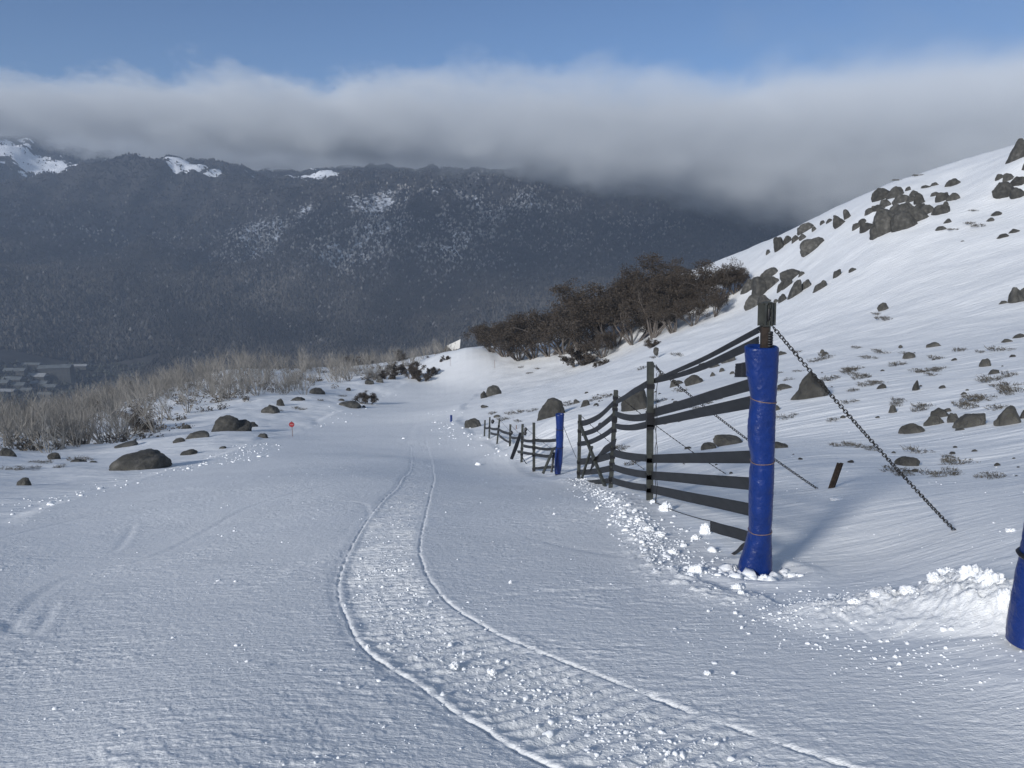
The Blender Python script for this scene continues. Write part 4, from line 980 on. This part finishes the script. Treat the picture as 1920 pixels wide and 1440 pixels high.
for (u, v, h, k, lb) in ((1085,686,50,0,'small dark gum standing in front of the dense clump'),(1122,688,17,1,'small dark shrub right of the small gum before the dense clump'),(1138,680,12,2,'tiny dark shrub, last in front of the dense clump to the right'),(1222,650,22,0,'dark low shrub at the foot of the clump near mid slope'),
        (690,758,30,1,'lone round dark bush on the snow left of the groomed run'),(764,712,38,2,'dark shrub left of the pale snow bank below the white board'),(793,715,20,0,'dark shrub low on the left flank of the bright crest'),(811,704,20,1,'dark shrub midway up the left flank of the bright crest'),(824,681,9,2,'small dark shrub near the top left of the bright crest'),(837,676,11,0,'topmost dark shrub on the left flank of the bright crest'),
        (745,705,30,1,'dark shrub at the border of the bare trees'),(728,712,22,0,'low dark shrub among rocks at the border of the bare trees')):
    p = ground(u, v - 1, rmin=60, rmax=170); r = math.hypot(p.x, p.y); Hm = h * r / F
    plant('shrub', SHR[k], p, Hm / 1.5, random.uniform(0, 6), lb, 'shrub')
# bare, fire-killed gums on the left shoulder
ub = [-120, 0, 200, 330, 440, 560, 700, 780, 860, 905]; rb = [50, 54, 58, 68, 92, 102, 124, 146, 166, 172]; rt_ = [140, 150, 165, 180, 200, 205, 205, 205, 205, 200]
azb = [azE(u, 750)[0] for u in ub]
cnt = 0; spots = []
while cnt < 300:
    a = random.uniform(azb[0], azb[-1]); r0 = np.interp(a, azb, rb); r1 = np.interp(a, azb, rt_); t = random.random() ** .85; r = r0 + 3 + (r1 - r0) * t
    x, y = r * math.sin(a), r * math.cos(a)
    md = (r * .022 + .4)
    if any((x - q_[0]) ** 2 + (y - q_[1]) ** 2 < md * md for q_ in spots[-400:]): 
        if random.random() < .93: continue
    if r < r0 + 42 and fbm(np.array([x * .07]), np.array([y * .07]), 3, 91)[0] < -.04: continue
    spots.append((x, y)); cnt += 1
    k = random.randrange(7); s = random.uniform(.6, 1.05) * (.8 + .22 * t)
    plant('bare_tree', BARE[k], (x, y, gz(x, y)), s, random.uniform(0, 6.28), 'leafless pale grey gum with thin upswept stems on the left shoulder', 'tree', 'bare pale gums on the left shoulder', ('trunk', 'branches'))
for k in range(8):
    a = random.uniform(azb[1], azb[-1]); r = np.interp(a, azb, rb) + 8 + 60 * random.random(); x, y = r * math.sin(a), r * math.cos(a)
    plant('snow_gum', GUM[k % 5], (x, y, gz(x, y) - .8), random.uniform(.38, .55), random.uniform(0, 6), 'low brown-leaved gum growing among the bare pale trees', 'tree', 'leafy gums among the bare trees')
# smaller stems past counting fill the gaps between them
def light_tree(seed, H=3.6):
    random.seed(seed); tw = MB()
    for k in range(7):
        a = random.uniform(0, 6.28); t = random.uniform(.2, .9); P_, dd = curl(Vector((math.cos(a) * .3, math.sin(a) * .3, -.2)), Vector((math.cos(a) * t - .25, math.sin(a) * t, 1)), H * random.uniform(.5, .9), .045, .015, tw, 4, .2, .05, 3)
        for j in range(6): curl(P_[random.randint(1, 4)], perp(dd, random.uniform(.25, .8)) + Vector((0, 0, .3)), H * random.uniform(.14, .34), .018, .007, tw, 2, .2, .06, 3)
    me_ = tw.mesh('thicket_part', M_twig); k = len(me_.vertices); V = np.empty(k * 3, np.float32); me_.vertices.foreach_get('co', V); Fq = np.array([f for f in tw.f if len(f) == 4]); bpy.data.meshes.remove(me_); return V.reshape(-1, 3), Fq
LT = [light_tree(800 + i) for i in range(5)]; gq = np.random.default_rng(55); Vs, Fs, off_ = [], [], 0
for k in range(720):
    a = gq.uniform(azb[0], azb[-1]); r0 = np.interp(a, azb, rb); r = r0 + (np.interp(a, azb, rt_) - r0) * gq.random() ** .9; x, y = r * math.sin(a), r * math.cos(a)
    if fbm(np.array([x * .07]), np.array([y * .07]), 3, 91)[0] < (.06 if r < r0 + 42 else -.25): continue
    V0, F0 = LT[k % 5]; s_ = gq.uniform(.55, 1.15); c_, q_ = math.cos(gq.uniform(0, 6.28)), 0; th = gq.uniform(-1.2, 1.2); c_, q_ = math.cos(th), math.sin(th)
    V1 = np.stack([V0[:, 0] * c_ - V0[:, 1] * q_, V0[:, 0] * q_ + V0[:, 1] * c_, V0[:, 2]], -1) * s_ + [x, y, float(base_z(np.array([x]), np.array([y]))[0])]
    Vs.append(V1); Fs.append(F0 + off_); off_ += len(V1)
tag(add('thicket', mesh_np('thicket', np.vstack(Vs), np.vstack(Fs), M_twig)), 'fine leafless stems filling the gaps between the bare gums', kind='stuff')
# brushwood between them
g = np.random.default_rng(9); nb = 1100; a = g.uniform(azb[0], azb[-1], nb); r0 = np.interp(a, azb, rb); r = r0 + (np.interp(a, azb, rt_) - r0) * g.random(nb) ** 1.1 + g.normal(0, 1.5, nb)
x = r * np.sin(a); y = r * np.cos(a); keep = fbm(x * .09, y * .09, 3, 90) > .05; x, y, r = x[keep], y[keep], r[keep]; z = height(x, y)[0]
V, Fc = leaf_quads(np.stack([x, y, z + .25], -1), g.uniform(.4, 1.2, len(x)), 34, .16, 12, .6)
V[:, 2] = np.maximum(V[:, 2], -1e3)
tag(add('brushwood', mesh_np('brushwood', V, Fc, M_brush, False)), 'low brown brushwood between the bare trees', kind='stuff')

# heath tufts poking through the snow
def tuft(seed):
    random.seed(seed); mb = MB()
    for k in range(70):
        a = random.uniform(0, 6.28); rr_ = random.random() ** .5 * .42; p = Vector((math.cos(a) * rr_, math.sin(a) * rr_ * .8, -.03)); d = Vector((math.cos(a) * rr_ * 1.2 + random.uniform(-.5, .5), random.uniform(-.5, .5), random.uniform(.3, 1)))
        curl(p, d, random.uniform(.08, .24), .008, .003, mb, 2, .35, 0, 3)
    cs = [(random.uniform(-.4, .4), random.uniform(-.3, .3), random.uniform(0, .10)) for _ in range(26)]
    V, Fc = leaf_quads(cs, [.07] * 26, 16, .022, seed, .6); b = len(mb.v); mb.v += [Vector(q_) for q_ in V]; mb.f += [tuple(int(i) + b for i in f) for f in Fc]
    return mb.mesh('heath_tuft', M_heath)
TUFT = [tuft(700 + i) for i in range(6)]; random.seed(5)
tl = [(1530,715),(1560,712),(1598,700),(1620,708),(1615,705),(1635,722),(1645,716),(1600,733),(1595,755),(1600,692),(1725,697),(1740,695),(1765,690),(1680,762),(1690,755),(1725,770),(1735,763),(1870,712),(1895,705),(1880,725),(1900,722),(1860,718),(1890,740),(1905,735),(1820,757),(1840,752),(1850,748),(1815,765),(1875,765),(1570,838),(1595,835),(1610,840),(1640,845),(1720,850),(1690,882),(1780,862),(1800,868),(1785,886),(1775,892),(1850,893),(1870,895),(1700,889),(1480,712),(1500,697),(1460,700),(1350,748),(1330,757),(1310,772),(1385,762),(1240,750),(1225,765),(1260,760),(1280,735),(1290,700),(1110,752),(1125,748),(1140,745),(1065,752),(1070,760),(1170,843),(1195,870),(1185,875),(1290,870),(960,775),(980,772),(1000,770),(925,775),(950,785),(975,790),(1645,590),(1660,600),(1820,420),(1835,425),(1790,430),(1690,310),(1720,330),(1825,395),(1880,658),(1840,662),(1800,660),(1660,660),(1650,655),(1700,662),(1550,672),(1545,668),(70,868),(85,872),(60,880),(110,878),(20,880),(150,862),(525,770),(560,765),(600,752),(640,742),(980,688),(1010,692),(995,700),(1450,735),(1230,672),(1275,665),(1205,690)]
for i in range(16):
    u, v = random.uniform(1470, 1915), random.choice([random.uniform(640, 700), random.uniform(690, 790), random.uniform(835, 890)]); tl.append((u, v))
for i, (u, v) in enumerate(tl):
    if v < 470: rmn, rmx = 50, 130
    else: rmn, rmx = 9, 170
    p = ground(u, v, rmin=rmn, rmax=rmx); r = math.hypot(p.x, p.y); s = (.38 + r * .016) * random.uniform(.6, 1.2) * (.75 if r < 20 else 1)
    o = add('heath_tuft', TUFT[i % 6], None, p); o.rotation_euler = (0, 0, random.uniform(0, 6)); o.scale = (s * 1.3, s, s * random.uniform(.6, 1.0))
    tag(o, 'low dry heath tuft poking through the snow', 'shrub', 'heath tufts in the snow')

# ------------------------------------------------------------------ loose snow
V12, F12 = ico(1); V42, F42 = ico(2)
def lumps(pos, size, base, seed, squash=.75):
    V0, F0 = base; g = np.random.default_rng(seed); m_ = len(pos); k = len(V0)
    ax = g.uniform(.7, 1.4, (m_, 1, 3)); V_ = V0[None] * ax * (1 + g.normal(0, .18, (m_, k, 1))); a = g.uniform(0, 6.28, m_)[:, None]
    X = V_[..., 0] * np.cos(a) - V_[..., 1] * np.sin(a); Y = V_[..., 0] * np.sin(a) + V_[..., 1] * np.cos(a)
    V_ = np.stack([X, Y, V_[..., 2] * squash], -1) * np.array(size)[:, None, None] + np.array(pos)[:, None, :]
    return V_.reshape(-1, 3), (F0[None] + (np.arange(m_) * k)[:, None, None]).reshape(-1, 3)
g = np.random.default_rng(21); xs = []; sz = []
def scat(x, y, s): xs.append(np.stack([x, y], -1)); sz.append(s)
n_ = 8000; a = g.uniform(R(-36), R(36), n_); r = np.exp(g.uniform(math.log(2.3), math.log(26), n_)); x = r * np.sin(a); y = r * np.cos(a); kp = fbm(x * .8, y * .8, 3, 95, .6) + g.normal(0, .12, n_) > .08; x, y, r = x[kp], y[kp], r[kp]; scat(x, y, np.clip(g.lognormal(-5.8, .55, len(x)), .002, .016) * (1 + r * .02))
def along(px, n_, sp, mu, sg):
    P_ = np.array(catmull(hitxy(px), 5)); L = np.r_[0, np.cumsum(np.hypot(*np.diff(P_, axis=0).T))]
    # evenly by picture length rather than metres, so that the far part does not take them all
    t = g.random(n_) * (len(P_) - 1); i = t.astype(int); f = (t - i)[:, None]; q_ = P_[i] * (1 - f) + P_[np.minimum(i + 1, len(P_) - 1)] * f
    rr_ = np.hypot(q_[:, 0], q_[:, 1]); q_ = q_ + g.normal(0, 1, q_.shape) * (sp * (1 + rr_ * .04))[:, None]; scat(q_[:, 0], q_[:, 1], np.clip(g.lognormal(mu, sg, n_), .004, .06) * (1 + rr_ * .03))
along([(1085,900),(1120,925),(1160,958),(1205,1000),(1250,1040),(1310,1080)], 900, .10, -4.95, .55)
along([(1100,905),(1180,960),(1250,1015),(1330,1060)], 300, .2, -5.0, .5)
along([(20,985),(60,945),(130,932),(230,905),(330,880),(400,868)], 150, .3, -4.5, .6)
along([(425,870),(455,850),(485,832)], 120, .25, -4.4, .5)
along([(600,797),(640,778),(680,757),(720,738)], 50, .25, -4.2, .5)
along([(842,770),(850,800),(875,815),(905,832),(960,860)], 90, .35, -4.2, .5)
along([(1450,1160),(1540,1130),(1640,1120),(1760,1120),(1860,1130)], 350, .15, -5.2, .5)
along([(1400,1100),(1500,1170),(1640,1210),(1800,1230),(1900,1220)], 500, .25, -5.4, .5)
along([(1360,1070),(1400,1078),(1450,1078)], 90, .07, -3.9, .4)
MIDL = [((TLs[min(int(i * len(TLs) / 60), len(TLs) - 1)][0] + TRs[min(int(i * len(TRs) / 60), len(TRs) - 1)][0]) / 2, (TLs[min(int(i * len(TLs) / 60), len(TLs) - 1)][1] + TRs[min(int(i * len(TRs) / 60), len(TRs) - 1)][1]) / 2) for i in range(60)]
P_ = np.array(MIDL[:46]); t = g.random(1700) * (len(P_) - 1.01); i = t.astype(int); q_ = P_[i] + g.uniform(-1, 1, (1700, 2)) * .26; scat(q_[:, 0], q_[:, 1], np.clip(g.lognormal(-5.35, .5, 1700), .002, .02))
XY = np.concatenate(xs); S = np.concatenate(sz); Z = height(XY[:, 0], XY[:, 1])[0]
pos = np.c_[XY, Z + S * .05]
big = S > .008
Va, Fa = lumps(pos[~big], S[~big], (V12, F12), 1); Vb, Fb = lumps(pos[big], S[big], (V42, F42), 2)
tag(add('snow_crumbs', mesh_np('snow_crumbs', np.vstack([Va, Vb]), np.vstack([Fa, Fb + len(Va)]), M_clump, True)), 'small crumbs of snow broken off by grooming and skis', kind='stuff')
def lump(u, v, w, h, seed, label, group):
    p = ground(u, v); r = math.hypot(p.x, p.y); V_ = IV.copy(); o = np.array([seed * 3.1, seed * 1.7, 0])
    V_ *= (1 + .34 * n3(*(V_ * 1.7 + o).T, seed=1) - .38 * np.abs(n3(*(V_ * 3.3 + o).T, seed=2)) + .16 * n3(*(V_ * 7 + o).T, seed=4) + .09 * n3(*(V_ * 15 + o).T, seed=8))[:, None]
    V_ *= [w * r / F / 2, w * r / F / 2, h * r / F * .75]
    o_ = add('snow_lump', mesh_np('snow_lump', V_, IF, M_clump), None, p + Vector((0, 0, h * r / F * .05))); tag(o_, label, 'snow lump', group)
for i, (u, v, w, h) in enumerate([(1248,957,26,18),(1323,1002,22,24),(1304,1012,19,11),(1281,1026,14,9),(1306,1078,28,22),(1294,1086,24,10),(1372,1068,26,17),(1434,1083,24,13),(1132,922,13,7),(1384,1102,24,12),(1190,963,11,6),(1178,953,11,6),(1224,943,14,6),(1388,1118,14,8),(1240,1010,20,12),(1215,1000,18,10),(1262,1040,22,13),(1198,985,16,9),(1160,945,12,6)]):
    lump(u, v, w, h, i + 1, 'white lump of crusted snow at the foot of the near fence', 'snow lumps along the fence foot')
for i, (u, v, w, h) in enumerate([(690,1213,10,8),(853,1249,20,12),(922,1262,17,12),(957,1092,8,7),(1039,965,6,4),(870,1252,9,7),(1190,1396,12,9),(935,1235,9,9),(1253,1410,14,12),(226,1378,8,5),(463,1240,8,5),(1895,994,16,6),(1570,937,22,4),(1327,1264,14,9),(1008,1330,12,8)]):
    lump(u, v, w, h, i + 31, 'white clod of snow lying on the open snow', 'snow clods on the open snow')
# broken slabs on the crest of the ploughed pile
for i, (u, v, w, h) in enumerate([(1775,1098,46,26),(1815,1108,40,28),(1850,1118,42,32),(1878,1140,26,30),(1745,1110,26,16),(1700,1118,30,10),(1600,1125,24,9),(1640,1120,26,9),(1865,1110,14,10)]):
    lump(u, v + 26, w * .95, h * 1.0, i + 61, 'rough white chunk on the crest of the ploughed snow pile at right', 'chunks on the ploughed snow pile')
